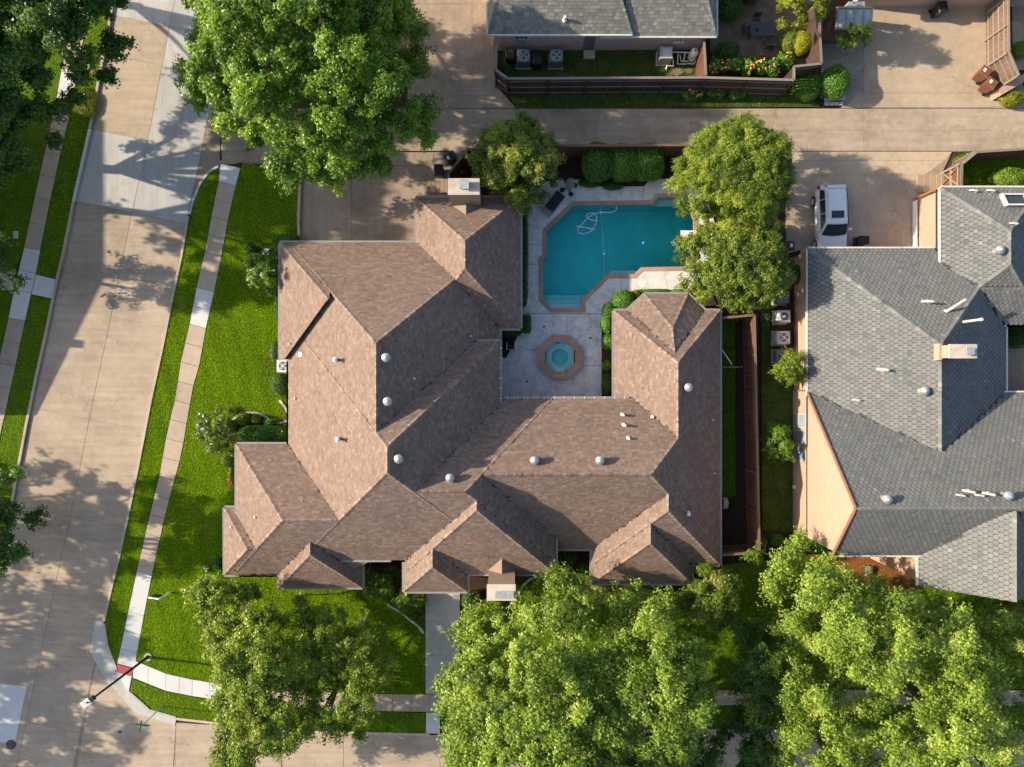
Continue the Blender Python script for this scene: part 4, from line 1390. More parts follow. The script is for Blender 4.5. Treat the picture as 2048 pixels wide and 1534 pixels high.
fence("short side fence dividing the pool equipment yard from the flower yard", [(1408, 78), (1412, 150)], 2.2, M_PICKET_RED, M_RAILGREY, 1, 3)
fence("red-brown board fence between pool hedges and the alley", [(897, 386), (897, 346), (936, 299), (1120, 291), (1372, 290), (1510, 298)], 2.2, M_PICKET_RED, M_PICKET_GR, 1, 2)
fence("tall red-brown fence between the brown roof house and the salmon brick house", [(1442, 636), (1509, 630), (1519, 1105), (1442, 1110)], 2.3, M_PICKET_RED, M_PICKET_GR, -1, 2)
fence("weathered picket fence with rails at the top right driveway", [(2016, -60), (2018, 104), (2038, 151)], 2.1, M_PICKET_GR, M_RAILGREY, -1, 4, 1.7)
fence("grey capped fence around the lawn corner by the alley", [(1923, 376), (1924, 328), (1953, 304), (2060, 297), (2200, 293)], 2.1, M_PICKET_RED, M_RAILGREY, 1, 3)
# gate frame with crossed braces beside that corner
gt = thing("gate", "open wooden gate with crossed braces beside the grey capped fence", "gate", (*P(1905, 340), 0))
m = MB()
g0, g1 = Vector(P3(1884, 352, .15)), Vector(P3(1923, 330, 1.9))
for q in (((1881, 372, .2), (1918, 372, 1.9)), ((1881, 347, .2), (1918, 330, 1.9))):
    mm = MB(); mm.bar(P3(*q[0]), P3(*q[1]), .08, .06); mm.build("stile", M_RAILGREY, gt)
for q in (((1884, 370, .3), (1916, 332, 1.8)), ((1884, 345, .3), (1916, 370, 1.8)), ((1884, 347, .3), (1884, 371, .3)), ((1903, 338, 1.1), (1903, 371, 1.1))):
    mm = MB(); mm.bar(P3(*q[0]), P3(*q[1]), .07, .05); mm.build("brace", M_PLANK, gt)
# low plank platforms
def planks(label, x0, y0, x1, y1, n, h=.14):
    t = thing("wooden_steps", label, "steps", (*P((x0 + x1) / 2, (y0 + y1) / 2), 0))
    for k in range(n):
        a = x0 + (x1 - x0) * k / n; b = x0 + (x1 - x0) * (k + 1) / n
        m = MB(); m.prism(inset(PL([(a, y0), (b, y0), (b, y1), (a, y1)]), .012), .01, h + .05 * k * (1 if n < 6 else 0)); m.build("plank", M_PLANK, t)
    return t
planks("low plank steps against the gate beside the grey hexagon roof", 1833, 350, 1880, 386, 4, .1)
planks("weathered plank landing next to the bins and the chimney", 853, 358, 899, 388, 5)

# ================================================================== OBJECTS
def ac_unit(label, px, py, casing, w=.85, h=.85, topm=None, dome=False, blades=True, base=.05):
    """photo pixel of the middle of the top"""
    x, y = P(px, py, h + base)
    t = thing("air_conditioner", label, "air conditioner", (x, y, base), "outdoor air conditioner units")
    m = MB(); m.box((x, y, base + .03), (w + .12, w + .12, .06)); m.build("pad", M_PATH, t)
    m = MB(); m.box((x, y, base + h / 2 + .06), (w, w, h)); m.build("casing", casing, t, bevel=.05)
    for sx, sy in ((0, 1), (0, -1), (1, 0), (-1, 0)):           # louvre slats
        for k in range(7):
            z = base + .16 + k * (h - .2) / 7
            m = MB(); m.box((x + sx * (w / 2 + .008), y + sy * (w / 2 + .008), z), (.02 if sx else w * .82, .02 if sy else w * .82, .035)); m.build("louvre", casing, t)
    tm = topm or casing
    m = MB(); n = 24
    for k in range(n):                                          # fan opening ring
        a0, a1 = 2 * math.pi * k / n, 2 * math.pi * (k + 1) / n
        r0, r1, z = w * .36, w * .45, base + h + .075
        m.quad((x + r0 * math.cos(a0), y + r0 * math.sin(a0), z), (x + r1 * math.cos(a0), y + r1 * math.sin(a0), z), (x + r1 * math.cos(a1), y + r1 * math.sin(a1), z), (x + r0 * math.cos(a1), y + r0 * math.sin(a1), z))
    m.lathe((x, y, base + h + .05), [(w * .36, 0), (w * .36, .012)], 24)
    m.build("fan_grille", tm, t)
    m = MB(); m.lathe((x, y, base + h + .06), [(w * .35, 0), (w * .35, .012)], 24); m.build("fan_well", M_ACDARK, t)
    if blades:
        m = MB()
        for k in range(4):
            a = R(90 * k + 25)
            c, s_ = math.cos(a), math.sin(a); c2, s2 = math.cos(a + .8), math.sin(a + .8)
            z = base + h + .085
            m.quad((x + .05 * c, y + .05 * s_, z), (x + w * .33 * c, y + w * .33 * s_, z + .01), (x + w * .33 * c2, y + w * .33 * s2, z + .01), (x + .05 * c2, y + .05 * s2, z))
        m.build("fan_blades", M_STEEL, t)
    m = MB(); m.lathe((x, y, base + h + .08), [(.09, 0), (.08, .05), (.03, .06)], 12); m.build("motor", tm, t)
    for k in range(3):
        m = MB(); r_ = w * (.15 + .09 * k); m.tube([(x + r_ * math.cos(a), y + r_ * math.sin(a), base + h + .105) for a in np.linspace(0, 2 * math.pi, 20)], .006, 4, cap=False); m.build("guard_ring", tm, t)
    return t
ac_unit("dark air conditioner under the window of the pink brick house", 1047, 111, M_ACGREY, .85, .95, M_STEEL)
ac_unit("dark air conditioner right of the black bin on the pink brick house", 1113, 111, M_ACGREY, .85, .95, M_STEEL)
ac_unit("pale air conditioner beside the shrubs under the left eave", 567, 732, M_ACPALE, .85, .9, M_WHITEMETAL, base=.06)
ac_unit("pale air conditioner with closed grille, by the salmon brick wall", 1568, 633, M_ACPALE, .82, .85, M_WHITEMETAL, blades=False)
ac_unit("pale air conditioner with exposed fan blades, by the salmon brick wall", 1567, 675, M_ACPALE, .85, .85, M_WHITEMETAL)
ac_unit("grey air conditioner half hidden by the small round tree", 1565, 712, M_ACGREY, .8, .75)
ac_unit("dark air conditioner partly under the tree behind the pool", 1566, 594, M_ACGREY, .8, .8)

def wheelie_bin(label, px, py, mat, rz=0.0, w=.62, d=.72, h=1.05, sticker=False):
    x, y = P(px, py, h)
    t = thing("trash_bin", label, "trash bin", (x, y, .02), "wheeled bins")
    M = Matrix.Rotation(rz, 3, 'Z')
    def tr(p): 
        v = M @ Vector(p); return (v.x + x, v.y + y, v.z + .02)
    def loft(name, secs, mat, bev=0):
        m = MB(); i0 = 0
        for (a, b, oy, z) in secs:
            m.v += [tr(p) for p in ((-a / 2, oy - b / 2, z), (a / 2, oy - b / 2, z), (a / 2, oy + b / 2, z), (-a / 2, oy + b / 2, z))]
        for k in range(len(secs) - 1):
            for j in range(4):
                l = (j + 1) % 4
                m.f.append((k * 4 + j, k * 4 + l, k * 4 + 4 + l, k * 4 + 4 + j)); m.t.append(.5)
        m.f.append((3, 2, 1, 0)); m.f.append(tuple(4 * (len(secs) - 1) + j for j in range(4))); m.t += [.5, .5]
        return m.build(name, mat, t, bevel=bev)
    loft("body", [(w * .72, d * .7, .03, .06), (w * .9, d * .92, 0, h - .12), (w * .98, d, 0, h - .1), (w * .98, d, 0, h - .04)], mat, .012)
    loft("lid", [(w, d * 1.02, -.01, h - .04), (w, d * 1.02, -.01, h), (w * .8, d * .8, 0, h + .05)], mat, .015)
    m = MB(); m.tube([tr((-w * .42, d * .56, h - .08)), tr((w * .42, d * .56, h - .08))], .02, 6); m.build("handle", M_BLACK, t)
    for sx in (-1, 1):
        m = MB(); m.tube([tr((sx * w * .36, d * .38, .13)), tr((sx * w * .46, d * .38, .13))], .13, 12); m.build("wheel", M_BLACK, t)
    if sticker:
        m = MB()
        q = [tr(p) for p in ((-.12, -.22, h + .056), (.12, -.22, h + .056), (.12, -.05, h + .056), (-.12, -.05, h + .056))]
        m.quad(*q); m.build("sticker", M_WHITE, t)
    return t
wheelie_bin("black bin standing at the garage drive beside the plank landing", 877, 340, M_DARK, 0)
wheelie_bin("black bin with white label leaning at the fence corner near the alley", 900, 314, M_DARK, R(-60), sticker=True)
wheelie_bin("dark purple bin left of the air conditioners in the fenced yard", 1020, 108, M_DARKBROWNBIN, 0, .6, .6)
wheelie_bin("black bin between the two dark air conditioners", 1075, 117, M_DARK, R(180), .6, .7)
wheelie_bin("brown bin nearest the fence post, upper one of the pair", 1972, 143, M_BROWNBIN, R(-125), sticker=True)
wheelie_bin("brown bin beside the low brick wall, lower one of the pair", 1984, 166, M_BROWNBIN, R(-125), sticker=True)
wheelie_bin("black bin against the tan garage wall at the top edge", 1886, 14, M_DARK, R(10))
wheelie_bin("dark brown bin with white label beside the drive and the tree", 1578, 491, M_DARKBROWNBIN, R(90), sticker=True)

# kettle grill / dark cart next to the white car
t = thing("grill_cart", "dark covered grill cart right of the white car", "grill", (*P(1727, 482), 0))
x, y = P(1727, 480, .9)
m = MB(); m.box((x, y, .5), (.62, .5, .85)); m.build("cabinet", M_DARK, t, bevel=.05)
m = MB(); m.box((x, y, .98), (.74, .56, .14), taper=.85); m.build("lid", M_DARK, t, bevel=.04)
m = MB(); m.box((x - .5, y - .02, .8), (.3, .42, .04)); m.build("side_shelf", M_BLACK, t)
for sx in (-.25, .25):
    m = MB(); m.tube([(x + sx, y - .26, .08), (x + sx + .05, y - .26, .08)], .08, 10); m.build("wheel", M_BLACK, t)

# pool equipment
t = thing("pool_heater", "pale grey pool heater box at the left end of the pump set", "pool heater", (*P(1330, 115), 0))
x, y = P(1333, 104, 1.0)
m = MB(); m.box((x, y, .5), (.85, .8, .95)); b = m.build("cabinet", M_ACPALE, t, bevel=.03)
m = MB(); m.box((x + .05, y - .02, 1.0), (.6, .55, .06)); m.build("exhaust_top", M_WHITEMETAL, t, bevel=.02)
for k in range(4):
    m = MB(); m.box((x - .43, y - .2 + k * .13, .6), (.02, .05, .5)); m.build("vent_slot", M_ACGREY, t)
m = MB(); m.box((x, y, .03), (1.0, .95, .06)); m.build("pad", M_PATH, t)
t = thing("pool_filter", "white cylindrical pool filter tank beside the side fence", "filter tank", (*P(1385, 115), 0))
x, y = P(1391, 101, 1.2)
m = MB(); m.lathe((x, y, .05), [(.24, 0), (.27, .06), (.27, .95), (.22, 1.08), (.1, 1.15)], 20); m.build("tank", M_WHITE, t, smooth=False)
m = MB(); m.lathe((x, y, .62), [(.29, 0), (.29, .06)], 20); m.build("clamp_band", M_STEEL, t)
m = MB(); m.lathe((x, y, 1.19), [(.04, 0), (.04, .08)], 8); m.build("gauge", M_BLACK, t)
t = thing("pool_pump_pipes", "white pipework and black pumps between heater and filter tank", "pump", (*P(1360, 120), 0))
def ppx(*pts):
    m = MB(); m.tube([P3(a, b, h) for a, b, h in pts], .045, 8); m.build("pipe", M_WHITE, t)
ppx((1345, 104, .75), (1378, 105, .75), (1378, 118, .2)); ppx((1356, 108, .7), (1355, 128, .25), (1372, 128, .2)); ppx((1370, 107, .75), (1367, 124, .2))
ppx((1345, 132, .15), (1334, 131, .2), (1332, 139, .1)); ppx((1374, 127, .2), (1388, 128, .2), (1395, 112, .4)); ppx((1346, 118, .5), (1347, 132, .15)); ppx((1360, 110, .5), (1362, 122, .3), (1376, 122, .3))
for q in ((1350, 122), (1366, 124)):
    x, y = P(*q); m = MB(); m.tube([(x - .25, y, .22), (x + .25, y, .22)], [.11, .13], 12); m.build("pump", M_BLACK, t)
    m = MB(); m.lathe((x + .1, y, .3), [(.1, 0), (.1, .15), (.05, .18)], 12); m.build("strainer", M_DARK, t)
for q in ((1350, 88), (1357, 86), (1365, 90)):
    x, y = P(*q, 1.3); m = MB(); m.box((x, yw3 - .07, 1.25), (.2, .1, .28)); o = m.build("electrical_box", M_WHITEMETAL, None, bevel=.01)
    tag(o, {1350: "left grey electrical box on the pink brick wall above the pool heater", 1357: "middle grey electrical box on the pink brick wall above the pumps", 1365: "right grey electrical box on the pink brick wall above the pumps"}[q[0]], "electrical box", "electrical boxes above the pumps")

# garden table and chairs
t = thing("garden_table", "dark square garden table in the dirt yard", "table", (*P(1524, 60), 0))
x, y = P(1525, 57, .75)
m = MB(); m.box((x, y, .74), (1.55, .9, .04)); m.build("top", simple("table_dark", (.055, .058, .06), .55), t, bevel=.01)
m = MB(); m.lathe((x - .35, y - .1, .762), [(.13, 0), (.11, .05), (.02, .07)], 12); m.build("umbrella_collar", M_DARK, t)
for sx in (-.68, .68):
    for sy in (-.36, .36):
        m = MB(); m.box((x + sx, y + sy, .37), (.05, .05, .7)); m.build("leg", M_DARK, t)
def chair(label, px, py, rz):
    x, y = P(px, py, .45)
    t = thing("garden_chair", label, "chair", (x, y, 0), "chairs around the garden table")
    M = Matrix.Rotation(rz, 3, 'Z')
    def B(name, c, s):
        v = M @ Vector(c); m = MB(); m.box((x + v.x, y + v.y, c[2]), s, rz); m.build(name, simple("chair_dark", (.05, .05, .052), .55), t)
    B("seat", (0, 0, .44), (.5, .5, .04)); B("backrest", (0, .25, .72), (.5, .04, .5))
    for a in (-.22, .22):
        for b in (-.22, .22):
            B("leg", (a, b, .22), (.035, .035, .42))
chair("dark chair at the left side of the garden table", 1493, 60, R(90)); chair("dark chair below the garden table", 1537, 90, R(180)); chair("dark chair above the garden table near a white cushion", 1513, 40, 0)

# patio things
t = thing("folded_parasol", "folded grey parasol on a black weighted foot by the pool corner", "parasol", (*P(1137, 376), .03))
x, y = P(1137, 376)
for k in range(4):
    a = R(90 * k + 20); m = MB(); m.lathe((x + .45 * math.cos(a), y + .45 * math.sin(a), .03), [(.15, 0), (.17, .05), (.12, .1)], 12); m.build("foot_weight", M_BLACK, t)
    m = MB(); m.bar((x, y, .08), (x + .42 * math.cos(a), y + .42 * math.sin(a), .08), .06, .05); m.build("foot_bar", M_BLACK, t)
m = MB(); m.tube([(x, y, .03), (x, y, 2.1)], .03, 8); m.build("pole", M_BLACK, t)
m = MB(); n = 16
pr = [(.36, .75), (.38, .95), (.26, 1.4), (.12, 1.95), (.03, 2.08)]
for z_i in range(len(pr)):
    for k in range(n):
        r_ = pr[z_i][0] * (1.0 if k % 2 else .55); a = 2 * math.pi * k / n
        m.v.append((x + r_ * math.cos(a), y + r_ * math.sin(a), pr[z_i][1]))
for z_i in range(len(pr) - 1):
    for k in range(n):
        l = (k + 1) % n; m.f.append((z_i * n + k, z_i * n + l, z_i * n + n + l, z_i * n + n + k)); m.t.append(.5)
m.build("canopy", simple("parasol_grey", (.30, .29, .285), .8, var=.3), t)
t = thing("sun_lounger", "wooden slatted sun lounger with black mat at the angled pool corner", "sun lounger", (*P(1106, 407), .03))
x, y = P(1106, 408, .3); rz = R(52); M = Matrix.Rotation(rz, 3, 'Z')
def LB(name, c, s, mat):
    v = M @ Vector(c); m = MB(); m.box((x + v.x, y + v.y, c[2]), s, rz); return m.build(name, mat, t)
for sy in (-.32, .32):
    LB("side_rail", (0, sy, .27), (1.75, .05, .07), M_PLANK)
for k in range(12):
    LB("slat", (-.8 + k * .145, 0, .315), (.11, .62, .02), M_PLANK)
LB("mat", (.2, 0, .355), (1.32, .66, .05), simple("lounger_black", (.022, .024, .028), .8))
for sx in (-.75, .75):
    for sy in (-.3, .3):
        LB("leg", (sx, sy, .13), (.06, .06, .22), M_PLANK)
t = thing("barbecue", "small black barbecue with pale side frame in the courtyard corner", "barbecue", (*P(1022, 690), 0))
x, y = P(1022, 692, .8)
m = MB(); m.box((x, y, .6), (.42, .4, .4)); m.build("firebox", M_BLACK, t, bevel=.04)
m = MB(); m.tube([(x - .2, y, .82), (x + .2, y, .82)], [.16, .16], 14); m.build("hood", M_BLACK, t)
for sx in (-.27, .27):
    m = MB(); m.box((x + sx, y, .45), (.05, .45, .9)); m.build("side_frame", M_WHITEMETAL, t)
m = MB(); m.bar((x - .27, y - .2, .75), (x + .27, y - .2, .75), .03, .03); m.build("handle", M_WHITEMETAL, t)
for i_, q in enumerate(((1088, 653), (1181, 676), (1054, 763))):
    m = MB(); m.lathe((*P(*q), .02), [(.07, 0), (.07, .018)], 14); m.build("patio_drain", M_BLACK, None, kind="structure")
# diving board
t = thing("diving_board", "white diving board reaching over the right end of the pool", "diving board", (*P(1392, 468), .03))
m = MB(); m.prism(PL([(1361.5, 461), (1362, 475), (1424, 475), (1424, 461)], .45), .42, .48); m.build("board", M_WHITE, t, bevel=.015)
m = MB(); m.prism(PL([(1396, 463), (1396, 473), (1420, 473), (1420, 463)]), .03, .42); m.build("stand", M_WHITEMETAL, t)
# pool cleaner hose, float line
t = thing("pool_hose", "white floating cleaner hose looped on the pool water", "hose", (*P(1180, 440), -.1))
zz = lambda p: 340 + p / 5.113
hz = [(985, 370), (985, 410), (955, 428), (890, 430), (825, 428), (760, 445), (700, 480), (650, 535), (610, 575), (592, 610), (605, 640), (645, 650), (700, 640), (745, 605), (780, 540), (788, 480), (770, 445), (735, 435), (695, 445), (680, 470), (700, 495), (745, 512), (795, 515)]
m = MB(); m.tube([(*P(1040 + a / 5.113, 340 + b / 5.113), -.075) for a, b in hz], .024, 6); m.build("hose", M_WHITE, t)
m = MB(); m.tube([(*P(1040 + a / 5.113, 340 + b / 5.113), -.075) for a, b in ((575, 570), (660, 585), (770, 605))], .028, 6); m.build("hose_end", M_WHITE, t)
t = thing("float_line", "thin float line with white balls crossing the pool", "pool line", (*P(1206, 470), -.1))
lz = [(828, 350), (826, 430), (850, 650), (862, 858), (862, 1085)]
m = MB(); m.tube([(*P(1040 + a / 5.113, 340 + b / 5.113), -.085) for a, b in lz], .007, 4); m.build("rope", M_WHITEMETAL, t)
for a, b in ((826, 432), (862, 858)):
    x, y = P(1040 + a / 5.113, 340 + b / 5.113); m = MB(); m.lathe((x, y, -.16), [(.02, 0), (.065, .05), (.075, .09), (.065, .13), (.02, .17)], 12); m.build("float_ball", M_WHITE, t, smooth=True)
m = MB(); m.lathe((*P(1288, 485), -.17), [(.03, 0), (.1, .06), (.1, .1), (.03, .14)], 14)
tag(m.build("chlorine_float", simple("blue_float_plastic", (.02, .28, .62), .4), None, smooth=True), "small blue round float on the pool water", "float")

# street lamp
t = thing("street_lamp", "black street lamp pole with pale square head over the street corner", "street lamp", (*P(297, 1313), 0))
x, y = P(297, 1313)
m = MB(); m.lathe((x, y, 0), [(.26, 0), (.26, .1)], 20); m.build("footing", M_PATH, t)
m = MB(); m.lathe((x, y, .1), [(.13, 0), (.11, .25), (.085, .3), (.06, 5.8)], 12); m.build("pole", M_BLACK, t, smooth=True)
d = Vector((x, y)).normalized(); M = math.atan2(d.y, d.x)
m = MB(); m.bar((x, y, 5.85), (x + d.x * .3, y + d.y * .3, 5.95), .1, .1); m.build("arm", M_BLACK, t)
m = MB(); m.box((x + d.x * .05, y + d.y * .05, 5.98), (.22, .3, .16), M); m.build("collar", M_BLACK, t, bevel=.02)
m = MB(); m.box((x + d.x * .52, y + d.y * .52, 5.98), (.58, .42, .11), M); m.build("lamp_head", M_ACPALE, t, bevel=.03)
m = MB(); m.lathe((x + d.x * .4, y + d.y * .4, 6.03), [(.05, 0), (.05, .07), (.02, .09)], 10); m.build("photocell", M_BLACK, t)
# street name sign
t = thing("street_sign", "thin post with crossed green street name blades at the corner", "street sign", (*P(327, 1411), 0))
x, y = P(327, 1411)
m = MB(); m.tube([(x, y, 0), (x, y, 2.55)], .03, 8); m.build("post", M_STEEL, t)
M_GREEN = simple("sign_green", (.01, .17, .12), .4)
m = MB(); m.box((x, y, 2.6), (.9, .018, .2), R(-6)); m.build("blade", M_GREEN, t)
m = MB(); m.box((x, y, 2.82), (.018, .75, .2), R(-8)); m.build("blade", M_GREEN, t)
m = MB(); m.box((x, y, 2.71), (.07, .07, .05)); m.build("bracket", M_WHITEMETAL, t)
# sale sign post
t = thing("yard_sign", "white post with arm and hanging black board beside the pavement", "sign post", (*P(341, 1184), .05))
x, y = P(341, 1184)
m = MB(); m.box((x, y, .75), (.09, .09, 1.5)); m.build("post", M_WHITE, t)
m = MB(); m.bar((x + .1, y - .03, 1.42), (x - .72, y + .09, 1.42), .09, .09); m.build("arm", M_WHITE, t)
m = MB(); m.box((x - .36, y + .04, 1.0), (.62, .025, .6), R(-8)); m.build("hanging_board", M_BLACK, t)
m = MB(); m.box((x, y, 1.55), (.12, .12, .1), taper=.3); m.build("finial", M_WHITE, t)
# small ground fixtures
for q, r_, lab in (((22, 1489), .33, "round dark manhole cover at the lower left street corner"), ((240, 1464), .1, "small dark valve cover in the crossing")):
    m = MB(); m.lathe((*P(*q), -.01), [(r_, 0), (r_, .022)], 28); t = m.build("manhole_cover", simple("cast_iron", (.06, .055, .05), .7), None); tag(t, lab, "manhole cover")
    m = MB()
    for k in range(-3, 4):
        if abs(k) * r_ * .25 < r_ * .9:
            hw = math.sqrt(max(0, (r_ * .85) ** 2 - (k * r_ * .25) ** 2)); x, y = P(*q)
            m = MB(); m.box((x, y + k * r_ * .25, .014), (2 * hw, r_ * .08, .008)); m.build("rib", simple("cast_iron_worn", (.09, .085, .08), .6), t)
m = MB(); m.box((*P(427, 1393), .088), (.26, .12, .012)); tag(m.build("meter_cover", M_ACDARK, None), "small dark rectangular meter cover in the pale pavement", "meter cover")
m = MB(); m.box((*P(33, 470), .07), (.33, .5, .05)); tag(m.build("meter_cover", M_PATH, None), "pale square meter box in the shaded far lawn", "meter box")
m = MB(); m.box((*P(172, 137), .08), (.6, .42, .06)); tag(m.build("utility_lid", M_CAPSTONE, None), "pale utility lid beside the far pavement", "utility lid")
for i_, (dx, dy) in enumerate(((0, 0), (-.14, .05), (.13, .06))):
    pass
x, y = P(415, 1137)
t = thing("garden_light", "white spot light cluster on the lawn by the front corner", "garden light", (x, y, .05))
for k in range(3):
    a = R(120 * k + 30); m = MB(); m.tube([(x, y, .12), (x + .16 * math.cos(a), y + .16 * math.sin(a), .22)], [.03, .065], 10); m.build("lamp_head", M_WHITE, t)
m = MB(); m.tube([(x, y, .03), (x, y, .16)], .03, 8); m.build("stake", M_BLACK, t)

# cold frame shed with glass roof
t = thing("glass_roof_shed", "small brown shed with pale glass roof panels next to the wide driveway", "shed", (*P(1703, 45), 0))
h_ = 2.3
q = PL([(1674, 15), (1746, 15), (1742, 57), (1672, 57)], h_)
m = MB(); m.prism(inset(q, .15), .0, h_ - .08); m.build("wall", simple("shed_brown", (.12, .08, .06), .8), t)
m = MB(); m.prism(q, h_ - .08, h_ - .02); m.build("roof_base", M_PLANK, t)
for k in range(4):
    a0, a1 = 1675 + 17.2 * k, 1675 + 17.2 * (k + 1)
    m = MB(); m.prism(inset(PL([(a0 + 1, 17), (a1 + 1, 17), (a1 - 2, 56), (a0 - 2, 56)], h_), .05), h_ - .02, h_ + .0); m.build("roof_pane", M_GLASSPALE, t)
for k in range(5):
    a0 = 1675 + 17.2 * k
    m = MB(); m.bar((*P(a0 + 1, 16, h_), h_ + .01), (*P(a0 - 2, 57, h_), h_ + .01), .09, .06); m.build("glazing_bar", M_PLANK, t)
for yy in (15, 57):
    m = MB(); m.bar((*P(1673, yy, h_), h_ + .012), (*P(1745, yy, h_), h_ + .012), .1, .07); m.build("frame_rail", M_PLANK, t)
m = MB(); m.prism(PL([(1697, 3), (1730, 3), (1730, 15), (1697, 15)], 2.0), .0, 2.0); o = m.build("lean_to_roof", M_GLASSPALE, t)
# brick pier at the right driveway
m = MB(); m.prism(PL([(1996, 178), (2060, 140), (2068, 152), (2003, 190)], .9), 0, .9)
tag(m.build("brick_pier_wall", M_BRICK_SALMON, None), "low slanting salmon brick wall below the two brown bins", "wall")
# paving blocks under the round bush
t = thing("paving_blocks", "row of pale paving blocks under the round clipped bush", "paving", (*P(1668, 208), 0))
for k in range(4):
    m = MB(); m.prism(inset(PL([(1648 + 9.5 * k, 204), (1657.5 + 9.5 * k, 204), (1657.5 + 9.5 * k, 212), (1648 + 9.5 * k, 212)]), .02), 0, .1); m.build("block", M_PATH, t)
m = MB(); m.prism(PL([(1648, 196), (1690, 190), (1690, 200), (1648, 203)]), 0, .08); m.build("block", M_PATH, t)
# stepping stones by the pumps
for i_, (q, r_) in enumerate((((1355, 145), .42), ((1377, 143), .3), ((1338, 150), .25))):
    x, y = P(*q); m = MB(); m.prism([(x + r_ * math.cos(a) * random.uniform(.8, 1.2), y + r_ * .6 * math.sin(a) * random.uniform(.8, 1.2)) for a in np.linspace(0, 6.28, 8)[:-1]], 0, .09)
    tag(m.build("flagstone", M_DIRT, None), ["largest flagstone below the pool pumps", "flagstone below the filter tank by the side fence", "smallest flagstone left of the largest one below the pumps"][i_], "stone", "flagstones below the pumps")
# border stones round the left beds
def border(label, pts, z=.06):
    t = thing("bed_edging", label, "edging", (*P(*pts[0]), z))
    p = [Vector((*P(a, b), 0)) for a, b in pts]
    for a, b in zip(p[:-1], p[1:]):
        L = (b - a).length; n = max(1, round(L / .42))
        for k in range(n):
            c0 = a + (b - a) * (k / n); c1 = a + (b - a) * ((k + 1) / n) * .99 + (a - a)
            c1 = a + (b - a) * ((k + .93) / n)
            m = MB(); m.bar((c0.x, c0.y, z + .03), (c1.x, c1.y, z + .03), random.uniform(.12, .17), random.uniform(.1, .14)); m.build("edging_stone", M_CAPSTONE, t)
border("curved stone edging around the clipped balls and hedge by the left wing", [(460, 845), (474, 833), (492, 826), (512, 825), (530, 832), (545, 842), (560, 846), (578, 841)])
border("slanting stone edging left of the front path", [(775, 1208), (800, 1222), (822, 1240), (838, 1252), (848, 1266)])
border("slanting stone edging right of the front path", [(956, 1232), (944, 1244), (932, 1256), (923, 1262)])
border("stone edging below the shrubs under the left eave", [(560, 800), (572, 815), (577, 828)])
border("round stone edging around the front lawn circle by the chimney", [(1035, 1190), (1046, 1170), (1062, 1156), (1084, 1152), (1106, 1158)])
border("edging strip at the red mulch bed", [(1660, 1147), (1680, 1150), (1700, 1158), (1712, 1170)])
# pipe frame and hose reel in the narrow side yard
t = thing("trellis_arm", "brown beam with white brace sticking out from the right eave", "beam", (*P(1460, 735), 0))
m = MB(); m.bar(P3(1440, 734, 1.9), P3(1478, 734, 1.9), .1, .1); m.build("beam", M_PICKET_GR, t)
m = MB(); m.tube([P3(1441, 695, 2.1), P3(1464, 729, 1.95)], .025, 6); m.build("brace", M_WHITE, t)
m = MB(); m.box((*P(1474, 734, .95), .95), (.09, .09, 1.9)); m.build("post", M_PICKET_GR, t)
t = thing("hose_reel", "grey hose reel sticking out under the right eave", "hose reel", (*P(1448, 1006), 0))
x, y = P(1449, 1006, .6)
for k in range(5):
    m = MB(); m.tube([(x - .12 + k * .06, y + .36 * math.cos(a), .6 + .36 * math.sin(a)) for a in np.linspace(0, 2 * math.pi, 22)], .03, 6, cap=False); m.build("hose_coil", M_ACPALE, t)
m = MB(); m.tube([(x - .25, y, .6), (x + .22, y, .6)], .1, 12); m.build("drum", M_ACGREY, t)
m = MB(); m.box((x, y, .25), (.3, .5, .5)); m.build("stand", M_ACGREY, t)
# garden hose by the front recess, bench in the red mulch
t = thing("garden_bench", "small green metal bench on the red mulch", "bench", (*P(1735, 1140), .06))
x, y = P(1734, 1141, .3)
for k in range(4):
    m = MB(); m.bar((x - .14 + .09 * k - .05, y - .32, .42), (x - .14 + .09 * k + .03, y + .32, .42), .06, .02); m.build("slat", simple("bench_green", (.2, .27, .25), .5), t)
for sx in (-.15, .15):
    for sy in (-.28, .28):
        m = MB(); m.box((x + sx, y + sy, .23), (.04, .04, .36)); m.build("leg", M_ACGREY, t)
m = MB(); m.tube([P3(741, 1118, .1), P3(741, 1130, .3), P3(735, 1145, .1), P3(738, 1158, .08)], .022, 6)
tag(m.build("garden_hose", M_ACPALE, None), "pale garden hose hanging in the shaded recess beside the front left roof", "hose")

